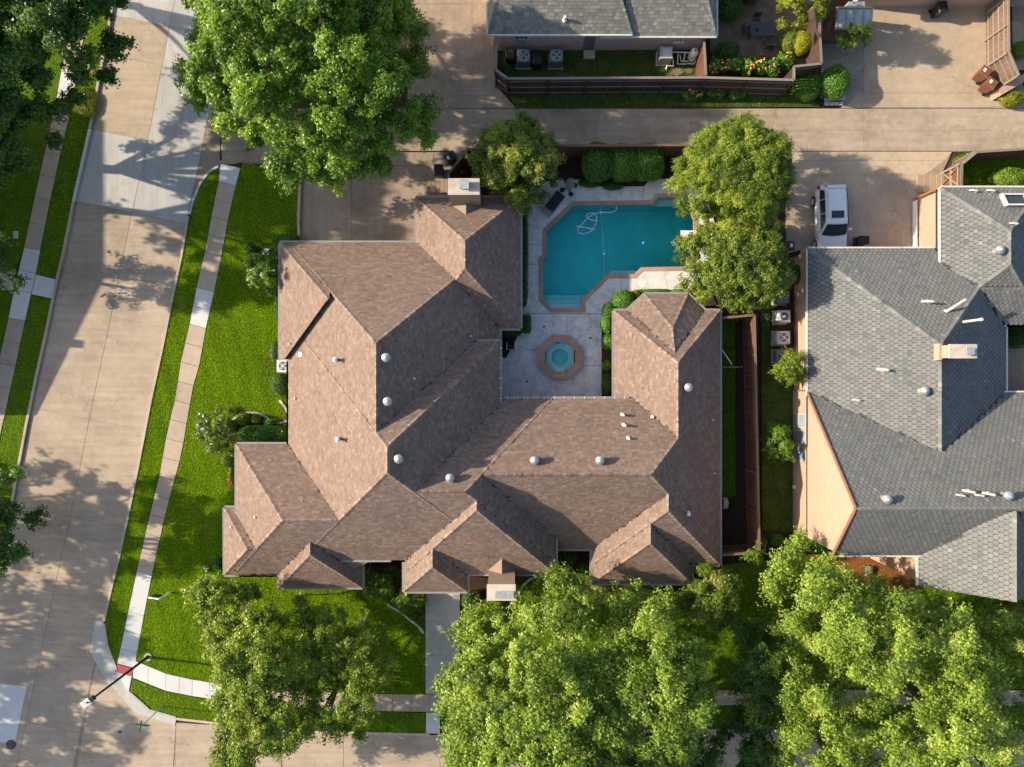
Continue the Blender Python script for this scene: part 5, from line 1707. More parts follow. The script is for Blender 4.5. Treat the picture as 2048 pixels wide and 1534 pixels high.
# ------------------------------------------------------------------ white SUV
def suv():
    cx, cy, rz = 20.9, 10.62, R(2.0)
    t = thing("parked_car", "white sport utility car with sunroof parked in the shaded driveway", "car", (cx, cy, 0))
    t.rotation_euler = (0, 0, 0)
    M = Matrix.Rotation(rz, 3, 'Z')
    paint = simple("car_white", (.72, .73, .74), .22, var=.03, spec=.6)
    def W3(p):
        v = M @ Vector((p[0], p[1], 0)); return (cx + v.x, cy + v.y, p[2])
    # local: +y is the rear, -y the front; stations (y, half width, z low, z belt)
    st = [(-2.36, .62, .42, .72), (-2.3, .80, .32, .82), (-2.05, .90, .27, .95), (-1.5, .94, .26, 1.02), (-.8, .95, .26, 1.06), (.6, .95, .26, 1.08), (1.6, .94, .27, 1.08), (2.1, .90, .3, 1.06), (2.32, .80, .36, 1.0), (2.38, .66, .46, .9)]
    m = MB(); n = 12
    for (y, w, z0, z1) in st:
        zm = (z0 + z1) / 2
        sec = [(-w * .86, z0), (-w * .97, z0 + .12), (-w, zm), (-w * .985, z1 - .1), (-w * .93, z1 - .02), (-w * .6, z1 + .02), (w * .6, z1 + .02), (w * .93, z1 - .02), (w * .985, z1 - .1), (w, zm), (w * .97, z0 + .12), (w * .86, z0)]
        m.v += [W3((x, y, z)) for x, z in sec]
    for k in range(len(st) - 1):
        for j in range(n):
            l = (j + 1) % n
            m.f.append((k * n + l, k * n + j, k * n + n + j, k * n + n + l)); m.t.append(.5)
    m.f.append(tuple(range(n))); m.f.append(tuple((len(st) - 1) * n + j for j in reversed(range(n)))); m.t += [.5, .5]
    body = m.build("body", paint, t, smooth=True)
    sb = body.modifiers.new("round", 'SUBSURF'); sb.levels = sb.render_levels = 2
    # greenhouse: pillars and roof
    gs = [(-1.05, .86, .84, 1.02, 1.04), (-.95, .86, .82, 1.02, 1.10), (-.32, .85, .74, 1.05, 1.64), (-.1, .85, .72, 1.05, 1.72), (.9, .85, .71, 1.05, 1.77), (1.6, .85, .69, 1.05, 1.75), (2.0, .84, .62, 1.05, 1.66), (2.22, .84, .76, 1.02, 1.2), (2.28, .82, .78, 1.0, 1.06)]
    m = MB()
    for (y, wb, wt, zb, zt) in gs:
        m.v += [W3(p) for p in ((-wb, y, zb - .05), (-wt, y, zt - .03), (-wt * .82, y, zt), (wt * .82, y, zt), (wt, y, zt - .03), (wb, y, zb - .05))]
    for k in range(len(gs) - 1):
        for j in range(5):
            m.f.append((k * 6 + j + 1, k * 6 + j, k * 6 + 6 + j, k * 6 + 7 + j)); m.t.append(.5)
    m.f.append(tuple(range(6))); m.f.append(tuple((len(gs) - 1) * 6 + j for j in reversed(range(6)))); m.t += [.5, .5]
    cb = m.build("cabin", paint, t, smooth=True)
    sb = cb.modifiers.new("round", 'SUBSURF'); sb.levels = sb.render_levels = 2
    def pane(name, pts, off=.012, mat=M_GLASS, parent=t):
        m = MB(); P_ = [Vector(W3(p)) for p in pts]
        nr = (P_[1] - P_[0]).cross(P_[2] - P_[0]).normalized()
        if (sum(P_, Vector()) / len(P_) - Vector((cx, cy, .8))).dot(nr) < 0: nr = -nr
        m.quad(*[p + nr * off for p in P_]); return m.build(name, mat, parent)
    ws = MB(); nn = 8
    for k in range(nn):
        f0, f1 = -1 + 2 * k / nn, -1 + 2 * (k + 1) / nn
        ws.quad(*[W3(p) for p in ((f0 * .80, -.93 - .10 * (1 - f0 * f0), 1.115), (f1 * .80, -.93 - .10 * (1 - f1 * f1), 1.115), (f1 * .64, -.36 - .05 * (1 - f1 * f1), 1.655), (f0 * .64, -.36 - .05 * (1 - f0 * f0), 1.655))])
    ws.build("windshield", M_GLASS, t)
    0 and pane("windshield", [(-.78, -.93, 1.10), (.78, -.93, 1.10), (.66, -.36, 1.60), (-.66, -.36, 1.60)], .03)
    pane("rear_window", [(-.66, 2.24, 1.18), (.66, 2.24, 1.18), (.55, 2.09, 1.53), (-.55, 2.09, 1.53)], .03)
    for sx in (-1, 1):
        pane("side_window", [(sx * .83, -.62, 1.14), (sx * .83, .35, 1.14), (sx * .715, .35, 1.62), (sx * .73, -.2, 1.6)], .03)
        pane("side_window", [(sx * .83, .42, 1.14), (sx * .83, 1.25, 1.14), (sx * .71, 1.25, 1.63), (sx * .715, .42, 1.63)], .03)
        pane("side_window", [(sx * .83, 1.32, 1.14), (sx * .82, 1.98, 1.16), (sx * .705, 1.82, 1.58), (sx * .71, 1.32, 1.62)], .03)
        m = MB(); m.bar(W3((sx * .62, .0, 1.74)), W3((sx * .6, 1.75, 1.75)), .03, .03); m.build("roof_rail", M_STEEL, t)
        for wy_ in (-1.42, 1.42):
            m = MB(); m.tube([W3((sx * .72, wy_, .36)), W3((sx * .965, wy_, .36))], .36, 24); wh = m.build("wheel", M_BLACK, t)
            m = MB(); m.tube([W3((sx * .96, wy_, .36)), W3((sx * .975, wy_, .36))], .23, 20); m.build("rim", M_STEEL, wh)
            for k in range(5):
                a = 2 * math.pi * k / 5
                m = MB(); m.bar(W3((sx * .98, wy_, .36)), W3((sx * .98, wy_ + .22 * math.cos(a), .36 + .22 * math.sin(a))), .05, .02); m.build("spoke", M_WHITEMETAL, wh)
        m = MB(); v = W3((sx * 1.06, -.62, 1.12)); m.box(v, (.24, .14, .15), rz + sx * .3); m.build("mirror", paint, t, bevel=.04)
        m = MB(); m.box(W3((sx * .68, -2.2, .78)), (.34, .2, .14), rz); m.build("headlight", M_GLASSPALE, t, bevel=.03)
        m = MB(); m.box(W3((sx * .80, 2.16, .95)), (.16, .2, .32), rz); m.build("tail_light", simple("lamp_red", (.3, .01, .012), .3), t, bevel=.03)
        for y0 in (-.2, .9):
            m = MB(); m.box(W3((sx * .955, y0, .9)), (.03, .16, .035), rz); m.build("door_handle", paint, t)
    m = MB()
    for a in np.linspace(-.45, .45, 4):
        pass
    m = MB(); zt = 1.685
    m.quad(*[W3(p) for p in ((-.4, .0, 1.752), (.4, .0, 1.752), (.4, .46, 1.772), (-.4, .46, 1.772))]); m.build("sunroof", M_GLASS, t)
    m = MB(); m.box(W3((0, 2.38, .55)), (1.3, .12, .2), rz); m.build("rear_bumper", M_ACGREY, t, bevel=.03)
    m = MB(); m.box(W3((0, -2.36, .62)), (.9, .06, .2), rz); m.build("grille", M_BLACK, t, bevel=.02)
    m = MB(); m.box(W3((0, 2.04, 1.68)), (1.2, .2, .04), rz); m.build("spoiler", paint, t, bevel=.02)
suv()

# ================================================================== VEGETATION
L_BRIGHT = leafmat("leaf_bright", [(0, (.04, .10, .009)), (.4, (.11, .215, .016)), (.75, (.21, .34, .03)), (1, (.34, .45, .06))])
L_OAK = leafmat("leaf_oak", [(0, (.07, .125, .013)), (.4, (.175, .27, .03)), (.75, (.30, .40, .06)), (1, (.43, .50, .11))])
L_ELM = leafmat("leaf_elm", [(0, (.06, .10, .010)), (.4, (.14, .21, .02)), (.75, (.25, .33, .03)), (1, (.38, .43, .07))])
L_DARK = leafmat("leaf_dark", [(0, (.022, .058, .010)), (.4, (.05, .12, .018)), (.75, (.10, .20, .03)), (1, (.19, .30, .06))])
L_OLIVE = leafmat("leaf_olive", [(0, (.05, .085, .010)), (.4, (.13, .19, .02)), (.75, (.24, .31, .035)), (.93, (.34, .36, .06)), (1, (.48, .28, .15))])
L_WILLOW = leafmat("leaf_willow", [(0, (.055, .09, .010)), (.4, (.14, .205, .018)), (.75, (.25, .32, .03)), (1, (.38, .43, .06))])
L_HEDGE = leafmat("leaf_hedge", [(0, (.02, .07, .008)), (.4, (.055, .16, .012)), (.75, (.10, .25, .02)), (1, (.2, .36, .06))], .25, .35)
L_LIME = leafmat("leaf_lime", [(0, (.12, .15, .012)), (.4, (.25, .28, .02)), (.75, (.42, .40, .03)), (1, (.6, .52, .05))])
L_WHITEFL = simple("petal_white", (.8, .8, .78), .6, var=.05)
L_ORANGEFL = simple("petal_orange", (.95, .42, .12), .6, var=.2)
L_YELLOWFL = simple("petal_yellow", (.75, .5, .03), .6, var=.15)
L_REDFL = simple("petal_red", (.5, .06, .04), .6, var=.2)

def leaf_object(name, C, N, L, Wd, tone, mat, parent):
    n = len(C)
    org = np.array(root_loc(parent))
    C = np.asarray(C) - org
    N = N / (np.linalg.norm(N, axis=1, keepdims=True) + 1e-9)
    rnd = rng.normal(size=(n, 3))
    T = np.cross(N, rnd); T /= (np.linalg.norm(T, axis=1, keepdims=True) + 1e-9)
    B = np.cross(N, T)
    L = np.broadcast_to(np.asarray(L, float), (n,))[:, None]; Wd = np.broadcast_to(np.asarray(Wd, float), (n,))[:, None]
    V = np.empty((n, 3, 3))
    V[:, 0] = C + T * L * .66; V[:, 1] = C - T * L * .34 + B * Wd * .62; V[:, 2] = C - T * L * .34 - B * Wd * .62
    me = bpy.data.meshes.new(name)
    me.vertices.add(3 * n); me.vertices.foreach_set("co", V.reshape(-1).astype(np.float32))
    me.loops.add(3 * n); me.loops.foreach_set("vertex_index", np.arange(3 * n, dtype=np.int32))
    me.polygons.add(n); me.polygons.foreach_set("loop_start", np.arange(0, 3 * n, 3, dtype=np.int32)); me.polygons.foreach_set("loop_total", np.full(n, 3, dtype=np.int32))
    at = me.attributes.new("tone", 'FLOAT', 'FACE'); at.data.foreach_set("value", np.clip(tone, 0, 1).astype(np.float32))
    me.materials.append(mat)
    me.update(calc_edges=True)
    o = bpy.data.objects.new(name, me); COL.objects.link(o); o.parent = parent
    return o

def clumps(poly, hb, ht, spacing, drop=.08, rough=.35, power=.5, flat=.75):
    """clump centres spread over a lumpy dome standing on the outline"""
    p = np.array(poly)
    x0, y0 = p.min(0); x1, y1 = p.max(0)
    gx, gy = np.meshgrid(np.arange(x0, x1, spacing), np.arange(y0, y1, spacing * .87))
    gx = gx + (np.arange(gx.shape[0]) % 2)[:, None] * spacing * .5
    gx = (gx + rng.uniform(-.42, .42, gx.shape) * spacing).ravel(); gy = (gy + rng.uniform(-.42, .42, gy.shape) * spacing).ravel()
    k = inside(poly, gx, gy) & (rng.random(gx.shape) > drop)
    gx, gy = gx[k], gy[k]
    ed = edge_dist(poly, gx, gy)
    t = np.clip(ed / (flat * ed.max()), 0, 1)
    z = hb + (ht - hb) * (1 - (1 - t) ** 2) ** power
    # big limbs make hills and hollows
    ph = rng.uniform(0, 6.28, 6); fr = rng.uniform(.5, 1.15, 6)
    lump = sum(np.sin(gx * fr[i] * math.cos(i * 1.1) + gy * fr[i] * math.sin(i * 1.1) + ph[i]) for i in range(6)) / 3.0
    z = z + rough * lump * np.clip(t * 2, .3, 1) + rng.normal(0, rough * .6, z.shape)
    return np.stack([gx, gy, z], 1)

def fill_leaves(c, rc, n, L, up=.55, low=-.45):
    """leaves over the upper shell of each clump; returns centres, normals, clump index"""
    m = len(c)
    idx = np.repeat(np.arange(m), n)
    d = rng.normal(size=(m * n, 3)); d /= np.linalg.norm(d, axis=1, keepdims=True)
    d[:, 2] = np.where(d[:, 2] < low, -d[:, 2], d[:, 2])
    # every clump is a handful of leafy twigs of uneven length
    tw = 9
    td = rng.normal(size=(m, tw, 3)); td /= np.linalg.norm(td, axis=2, keepdims=True)
    td[:, :, 2] = np.where(td[:, :, 2] < low, -td[:, :, 2], td[:, :, 2]); td *= rng.uniform(.55, 1.25, (m, tw, 1))
    ti = rng.integers(0, tw, m * n)
    along = rng.random((m * n, 1)) ** .6
    r = rc[idx][:, None]
    C = c[idx] + (td[idx, ti] * along * .95 + d * (rng.random((m * n, 1)) ** .5) * .46) * r * np.array([1, 1, .8])
    N = td[idx, ti] * .35 + d * .55 + np.array([0, 0, up]) + rng.normal(0, .45, d.shape)
    return C, N, idx

LEAFSUM = [0]
NMUL, LMUL = 4.0, .93
def tree(label, outline, hrim, hb, ht, mat, name="tree", spacing=1.0, rc=.72, n=190, L=.15, Wd=.10, drop=.08, rough=.4, trunk=.24, limbs=9, base=None, cat="tree", group=None, power=.5, under=.62, tone_mu=.5, z0=.05, bark=None, flowers=None, strag=.25):
    if hrim > 0:
        hrim = hb + .45 * (ht - hb)          # height at which the outline was read from the photograph
    poly = PL(outline, hrim)
    a = poly_area(poly); p = poly
    n = int(n * NMUL); L *= LMUL; Wd *= LMUL * 1.08
    if base is None:
        cx = sum(q[0] for q in p) / len(p); cy = sum(q[1] for q in p) / len(p)
    else:
        cx, cy = P(*base)
    root = thing(name, label, cat, (cx, cy, z0), group)
    c = clumps(poly, hb, ht, spacing, drop, rough, power)
    # a lower, thinner layer that closes the crown from below
    u = clumps(poly, hb - .15 * (ht - hb), hb + .62 * (ht - hb), spacing * 1.1, .12, rough, power)
    r1 = rng.uniform(.65, 1.45, len(c)) * rc
    C1, N1, i1 = fill_leaves(c, r1, n, L)
    r2 = rng.uniform(.8, 1.2, len(u)) * rc * 1.1
    n2 = max(4, int(n * under))
    C2, N2, i2 = fill_leaves(u, r2, n2, L)
    ct = rng.normal(0, .17, len(c)); cu = rng.normal(-.05, .1, len(u))
    tone = np.concatenate([tone_mu + ct[i1] + rng.normal(0, .16, len(i1)), tone_mu + cu[i2] + rng.normal(0, .16, len(i2))])
    C = np.concatenate([C1, C2]); N = np.concatenate([N1, N2])
    # stragglers: twigs that break the outline
    e = edge_dist(poly, c[:, 0], c[:, 1]); rimi = np.where(e < spacing * .9)[0]
    if len(rimi) and strag > 0:
        cen = np.array([cx, cy])
        tw = []
        for k in rimi:
            if rng.random() < strag * 2:
                dv = c[k, :2] - cen; dv /= np.linalg.norm(dv) + 1e-6
                ang = rng.normal(0, .5); dv = np.array([dv[0] * math.cos(ang) - dv[1] * math.sin(ang), dv[0] * math.sin(ang) + dv[1] * math.cos(ang)])
                ln = rng.uniform(.3, .75) * spacing
                for s_ in np.linspace(.3, 1, 16):
                    tw.append((*(c[k, :2] + dv * (rc * .6 + ln * s_)), c[k, 2] - .1 + .15 * s_))
        if tw:
            tw = np.array(tw) + rng.normal(0, .09, (len(tw), 3))
            C = np.concatenate([C, tw]); N = np.concatenate([N, rng.normal(0, .5, tw.shape) + np.array([0, 0, .8])]); tone = np.concatenate([tone, tone_mu + rng.normal(.05, .18, len(tw))])
    sz = rng.uniform(.65, 1.25, len(C))
    C[:, 2] = np.maximum(C[:, 2], .12)
    leaf_object("crown", C, N, L * sz, Wd * sz, tone, mat, root)
    LEAFSUM[0] += len(C)
    # trunk and limbs
    m = MB()
    hf = hb * .8 + .25
    bend = rng.normal(0, .12, 2)
    m.tube([(cx, cy, z0 - .1), (cx + bend[0] * .3, cy + bend[1] * .3, hf * .5), (cx + bend[0], cy + bend[1], hf)], [trunk * 1.25, trunk, trunk * .85], 10)
    m.build("trunk", bark or M_BARK, root, smooth=True)
    if limbs and len(c) > 3:
        order = rng.permutation(len(c))[:limbs]
        for k in order:
            e_ = c[k]
            mid = np.array([cx + bend[0], cy + bend[1], hf]) * .5 + e_ * .5 + np.array([0, 0, .1 * (ht - hb)]) + rng.normal(0, .25, 3)
            m = MB(); m.tube([(cx + bend[0], cy + bend[1], hf - .15), tuple(mid), tuple(e_)], [trunk * .5, trunk * .28, trunk * .06], 6, cap=False)
            m.build("limb", bark or M_BARK, root, smooth=True)
    if flowers:
        fm, nf, fs = flowers
        k = rng.choice(len(C1), min(nf, len(C1)), replace=False)
        fc = C1[k] + np.array([0, 0, fs * .5])
        m = 6
        cc = np.repeat(fc, m, 0) + rng.normal(0, fs * .35, (len(fc) * m, 3))
        leaf_object("blossom", cc, rng.normal(0, .5, cc.shape) + np.array([0, 0, .8]), fs * .8, fs * .7, np.full(len(cc), .5), fm, root)
    return root

def ell(cx, cy, rx, ry, n=14, wob=.12, rot=0):
    out = []
    for k in range(n):
        a = 2 * math.pi * k / n; w = 1 + random.uniform(-wob, wob)
        x, y = rx * w * math.cos(a), ry * w * math.sin(a)
        out.append((cx + x * math.cos(rot) - y * math.sin(rot), cy + x * math.sin(rot) + y * math.cos(rot)))
    return out

# --- large trees
tree("huge bright green shade tree over the alley entrance at the top", [(372, -70), (366, 0), (383, 55), (412, 88), (352, 130), (356, 165), (388, 203), (438, 212), (446, 248), (485, 242), (497, 288), (535, 326), (560, 338), (592, 320), (650, 338), (682, 342), (715, 325), (738, 303), (780, 294), (778, 262), (800, 270), (858, 262), (852, 195), (835, 165), (800, 122), (822, 80), (818, 0), (800, -80), (600, -110)], 4.2, 3.6, 9.8, L_BRIGHT, spacing=1.0, rc=.8, n=280, L=.15, Wd=.115, rough=.9, trunk=.38, limbs=14, base=(640, 150), tone_mu=.52)
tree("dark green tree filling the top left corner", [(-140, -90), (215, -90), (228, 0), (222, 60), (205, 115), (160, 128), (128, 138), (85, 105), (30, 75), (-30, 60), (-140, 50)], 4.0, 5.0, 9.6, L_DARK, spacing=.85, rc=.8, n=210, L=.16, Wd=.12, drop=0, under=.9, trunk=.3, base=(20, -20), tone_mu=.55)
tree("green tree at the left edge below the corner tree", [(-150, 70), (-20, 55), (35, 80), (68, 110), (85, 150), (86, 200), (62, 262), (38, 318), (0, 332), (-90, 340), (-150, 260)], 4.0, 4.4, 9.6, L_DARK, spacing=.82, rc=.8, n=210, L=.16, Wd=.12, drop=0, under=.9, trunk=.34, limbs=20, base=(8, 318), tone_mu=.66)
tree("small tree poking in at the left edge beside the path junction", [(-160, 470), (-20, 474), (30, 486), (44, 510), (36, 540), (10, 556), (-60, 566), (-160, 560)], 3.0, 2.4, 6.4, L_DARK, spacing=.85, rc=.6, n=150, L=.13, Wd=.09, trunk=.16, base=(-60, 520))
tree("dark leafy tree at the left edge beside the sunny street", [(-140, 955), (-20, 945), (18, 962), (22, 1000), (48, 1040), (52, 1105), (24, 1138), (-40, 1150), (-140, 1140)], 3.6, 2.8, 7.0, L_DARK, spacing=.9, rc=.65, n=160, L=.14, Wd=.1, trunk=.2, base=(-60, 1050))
tree("airy yellow-green elm at the lower left, over the pavement", [(388, 1160), (420, 1147), (470, 1166), (520, 1192), (575, 1200), (602, 1232), (625, 1290), (610, 1340), (620, 1400), (640, 1455), (600, 1485), (545, 1490), (520, 1520), (480, 1560), (445, 1555), (432, 1500), (446, 1440), (432, 1395), (452, 1350), (428, 1300), (416, 1250), (392, 1210)], 3.6, 2.6, 6.0, L_ELM, spacing=.85, rc=.66, n=160, L=.135, Wd=.095, drop=.08, rough=.55, trunk=.22, limbs=16, base=(540, 1330), under=.5, strag=.5, tone_mu=.58)
tree("airy yellow-green elm with open crown left of the front path", [(600, 1240), (640, 1226), (700, 1218), (742, 1236), (786, 1290), (770, 1345), (776, 1392), (752, 1432), (730, 1458), (690, 1462), (640, 1462), (618, 1400), (612, 1340), (626, 1290)], 3.4, 2.2, 4.7, L_ELM, spacing=.88, rc=.62, n=140, L=.135, Wd=.095, drop=.24, rough=.55, trunk=.2, limbs=14, base=(690, 1335), under=.25, tone_mu=.54, strag=.5)
tree("large light green oak in the middle of the bottom edge", [(897, 1330), (908, 1296), (965, 1258), (1040, 1200), (1078, 1196), (1110, 1163), (1150, 1158), (1172, 1178), (1190, 1208), (1240, 1198), (1260, 1162), (1290, 1170), (1318, 1198), (1352, 1226), (1360, 1262), (1395, 1292), (1412, 1330), (1430, 1385), (1432, 1430), (1395, 1466), (1392, 1540), (1380, 1620), (1100, 1660), (915, 1620), (902, 1520), (896, 1430), (890, 1380)], 4.2, 3.4, 10.0, L_OAK, spacing=0.92, rc=.8, n=170, drop=.06, L=.15, Wd=.1, rough=.95, trunk=.4, limbs=16, base=(1150, 1400), tone_mu=.5)
tree("light green oak over the red mulch bed at the right", [(1528, 1115), (1560, 1100), (1605, 1082), (1645, 1105), (1660, 1130), (1700, 1150), (1745, 1145), (1790, 1165), (1800, 1200), (1790, 1260), (1740, 1310), (1690, 1345), (1640, 1330), (1600, 1290), (1560, 1260), (1545, 1190), (1520, 1150)], 4.0, 3.2, 8.6, L_OAK, spacing=0.9, rc=.75, n=140, drop=.06, L=.14, Wd=.095, rough=.95, trunk=.3, limbs=12, base=(1650, 1240), tone_mu=.52)
tree("broad light green oak in the bottom right quarter", [(1800, 1185), (1850, 1180), (1900, 1200), (1925, 1250), (1960, 1280), (2000, 1300), (1990, 1360), (1960, 1420), (1945, 1500), (1930, 1600), (1760, 1640), (1700, 1580), (1710, 1500), (1690, 1430), (1705, 1370), (1760, 1320), (1795, 1260)], 4.4, 3.6, 9.8, L_OAK, spacing=0.92, rc=.8, n=160, drop=.06, L=.145, Wd=.095, rough=.95, trunk=.36, limbs=14, base=(1830, 1390), tone_mu=.56)
tree("light green oak cut by the right edge below the grey roof", [(1965, 1225), (2010, 1215), (2060, 1240), (2150, 1260), (2190, 1400), (2180, 1580), (2040, 1620), (1985, 1520), (1975, 1420), (2005, 1350), (1985, 1290)], 4.2, 3.4, 9.0, L_OAK, spacing=0.92, rc=.78, n=130, drop=.06, L=.145, Wd=.095, rough=.95, trunk=.32, limbs=10, base=(2080, 1400), tone_mu=.54)
tree("light green oak left of the broad oak at the bottom right", [(1530, 1300), (1575, 1290), (1620, 1340), (1660, 1370), (1690, 1420), (1680, 1500), (1690, 1570), (1600, 1630), (1540, 1590), (1560, 1500), (1520, 1440), (1545, 1380)], 4.0, 3.2, 8.4, L_OAK, spacing=0.9, rc=.74, n=130, drop=.06, L=.14, Wd=.095, rough=.95, trunk=.28, limbs=10, base=(1610, 1450), tone_mu=.5)
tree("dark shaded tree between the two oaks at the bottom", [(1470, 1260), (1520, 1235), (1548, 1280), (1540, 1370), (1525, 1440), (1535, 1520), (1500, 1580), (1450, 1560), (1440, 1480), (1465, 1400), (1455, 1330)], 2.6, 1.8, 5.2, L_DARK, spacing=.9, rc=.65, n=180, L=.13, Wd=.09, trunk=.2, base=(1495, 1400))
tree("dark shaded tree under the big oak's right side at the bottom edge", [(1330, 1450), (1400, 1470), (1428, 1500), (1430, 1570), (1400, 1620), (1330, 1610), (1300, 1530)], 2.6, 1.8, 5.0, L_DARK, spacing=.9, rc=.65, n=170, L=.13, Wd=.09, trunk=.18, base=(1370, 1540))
tree("round olive-tipped tree between the chimney and the pool", ell(1032, 322, 84, 78, 18, .1), 3.0, 1.5, 4.4, L_OLIVE, spacing=.65, rc=.56, n=190, L=.125, Wd=.08, drop=.02, trunk=.14, base=(1020, 350), strag=.45)
tree("fine-leaved round willow-like tree at the pool's upper right", ell(1470, 354, 112, 112, 26, .04), 3.2, 1.6, 5.9, L_WILLOW, spacing=.6, rc=.55, n=210, L=.15, Wd=.04, drop=.0, rough=.08, trunk=.2, base=(1460, 380), strag=.15, tone_mu=.46)
tree("olive-tipped tree at the pool's lower right above the side fence", [(1372, 480), (1410, 462), (1480, 458), (1540, 470), (1555, 500), (1572, 540), (1570, 580), (1540, 605), (1500, 612), (1450, 610), (1400, 590), (1376, 560), (1380, 520)], 2.8, 1.5, 5.0, L_OLIVE, spacing=.65, rc=.56, n=190, L=.12, Wd=.075, drop=.0, rough=.15, trunk=.16, base=(1465, 545), strag=.45, tone_mu=.48)
tree("dark green crape myrtle with rusty tips near the lower right front", ell(1418, 1190, 62, 58, 16, .12), 2.6, 1.8, 4.8, L_OLIVE, spacing=.7, rc=.52, n=150, L=.15, Wd=.06, drop=.06, trunk=.12, strag=.5, tone_mu=.42)
tree("yellow-green tree leaning over the yard fence at the top", ell(1605, 2, 52, 42, 14, .12), 3.2, 2.4, 5.2, L_LIME, spacing=.7, rc=.5, n=130, L=.12, Wd=.08, trunk=.12, base=(1605, 40), tone_mu=.3)
# --- trees beyond the left edge, seen by their shadows on the street
for lab, x0, y0, rx, ry, hb, ht in (("tall tree beyond the left edge shading the middle of the street", -330, 990, 130, 130, 3.5, 9.0), ("tall tree beyond the left edge shading the crossing", -390, 1215, 150, 120, 3.5, 9.5), ("tree beyond the lower left corner shading the crossing", -300, 1420, 120, 100, 3.0, 8.0), ("tree beyond the left edge shading the upper lawn", -25, 388, 128, 150, 6.5, 11.5)):
    tree(lab, ell(x0, y0, rx, ry, 16, .15), 0, hb, ht, L_ELM, spacing=1.15, rc=.8, n=60, L=.24, Wd=.2, drop=.12, rough=.6, trunk=.3, limbs=18, under=.3, strag=.4)

# --- clipped shrubs and hedges: leaves over a shaped surface
def shrub(label, px, py, rx, ry, h, mat, name="shrub", n=2600, L=.07, Wd=.05, sq=2.0, cat="shrub", z0=.03, tone_mu=.5, group=None, flowers=None, wob=.06, rot=0.0):
    """px,py: middle at mid height; rx,ry in photo pixels on the ground; superellipsoid body"""
    x, y = P(px, py, h * .6)
    a, b = rx / 30.0, ry / 30.0
    root = thing(name, label, cat, (x, y, z0), group)
    d = rng.normal(size=(n, 3)); d /= np.linalg.norm(d, axis=1, keepdims=True)
    d[:, 2] = np.abs(d[:, 2]) * np.where(rng.random(n) < .3, -1, 1)
    k = (np.abs(d) ** sq).sum(1) ** (-1 / sq)
    d2 = d * k[:, None]
    ph = rng.uniform(0, 6, 3)
    bumpy = 1 + wob * (np.sin(d[:, 0] * 5 + ph[0]) + np.sin(d[:, 1] * 5 + ph[1]) + np.sin(d[:, 2] * 4 + ph[2])) / 2
    r = bumpy * (1 - .28 * rng.random(n) ** 2.2)
    lx, ly = d2[:, 0] * a * r, d2[:, 1] * b * r
    cr, sr = math.cos(rot), math.sin(rot)
    C = np.stack([x + lx * cr - ly * sr, y + lx * sr + ly * cr, z0 + h / 2 + d2[:, 2] * h / 2 * r], 1)
    C[:, 2] = np.maximum(C[:, 2], z0 + .02)
    N = d * .9 + rng.normal(0, .45, d.shape) + np.array([0, 0, .25])
    sz = rng.uniform(.7, 1.3, n)
    leaf_object("foliage", C, N, L * sz, Wd * sz, tone_mu + rng.normal(0, .2, n), mat, root)
    LEAFSUM[0] += n
    m = MB()
    core = []
    nb = 14
    for (rr, zz_) in ((.45, .02), (.72, .3), (.76, .55), (.55, .82), (.15, .92)):
        for j in range(nb):
            ag = 2 * math.pi * j / nb
            lx, ly = rr * a * math.cos(ag), rr * b * math.sin(ag)
            m.v.append((x + lx * cr - ly * sr, y + lx * sr + ly * cr, z0 + zz_ * h))
    for q in range(4):
        for j in range(nb):
            l = (j + 1) % nb; m.f.append((q * nb + j, q * nb + l, q * nb + nb + l, q * nb + nb + j)); m.t.append(.5)
    m.f.append(tuple(4 * nb + j for j in range(nb))); m.t.append(.5)
    m.build("inner_branches", simple("shrub_core", (.02, .03, .01), .95), root)
    if flowers:
        fm, nf, fs = flowers
        kk = rng.choice(np.where(d[:, 2] > .15)[0], nf)
        cc = np.repeat(C[kk] + d[kk] * fs * .4, 6, 0) + rng.normal(0, fs * .3, (nf * 6, 3))
        leaf_object("blossom", cc, rng.normal(0, .5, cc.shape) + np.array([0, 0, .8]), fs * .8, fs * .7, np.full(len(cc), .5), fm, root)
    return root
shrub("dark clipped hedge mass left of the bright one behind the pool", 1196, 325, 33, 38, 1.9, L_HEDGE, n=9000, sq=2.6, tone_mu=.45, cat="hedge")
shrub("bright clipped hedge mass behind the middle of the pool, left half", 1249, 325, 28, 36, 1.9, L_HEDGE, n=8500, sq=2.8, tone_mu=.62, cat="hedge")
shrub("bright clipped hedge mass behind the pool, right half", 1296, 325, 30, 36, 1.9, L_HEDGE, n=8500, sq=2.8, tone_mu=.6, cat="hedge")
shrub("low dark ground cover below the hedges at the patio edge", 1180, 365, 24, 10, .4, L_DARK, n=1500)
shrub("low dark fern clump below the bright hedge at the patio edge", 1225, 372, 22, 8, .35, L_DARK, n=1300)
shrub("round clipped bush right of its partner above the alley", 1671, 164, 28, 32, 1.6, L_HEDGE, n=8000, sq=2.3, tone_mu=.6)
shrub("half-shaded clipped bush left of its round partner above the alley", 1617, 168, 29, 30, 1.3, L_HEDGE, n=7000, sq=2.2, tone_mu=.5)
shrub("golden yellow ornamental grass mound beside the yard fence", 1604, 86, 20, 22, 1.3, L_LIME, n=5000, L=.16, Wd=.025, tone_mu=.62)
shrub("yellow-green bush left of the golden grass mound", 1582, 82, 22, 22, 1.1, L_WILLOW, n=3500)
shrub("dark shrub in the yard left of the orange lilies", 1455, 100, 24, 16, 1.0, L_DARK, n=3000)
shrub("dark bush against the weathered roof eave in the yard", 1460, 12, 26, 30, 1.4, L_DARK, n=3500)
shrub("dark bush at the top of the dirt yard", 1500, -15, 26, 20, 1.2, L_DARK, n=2500)
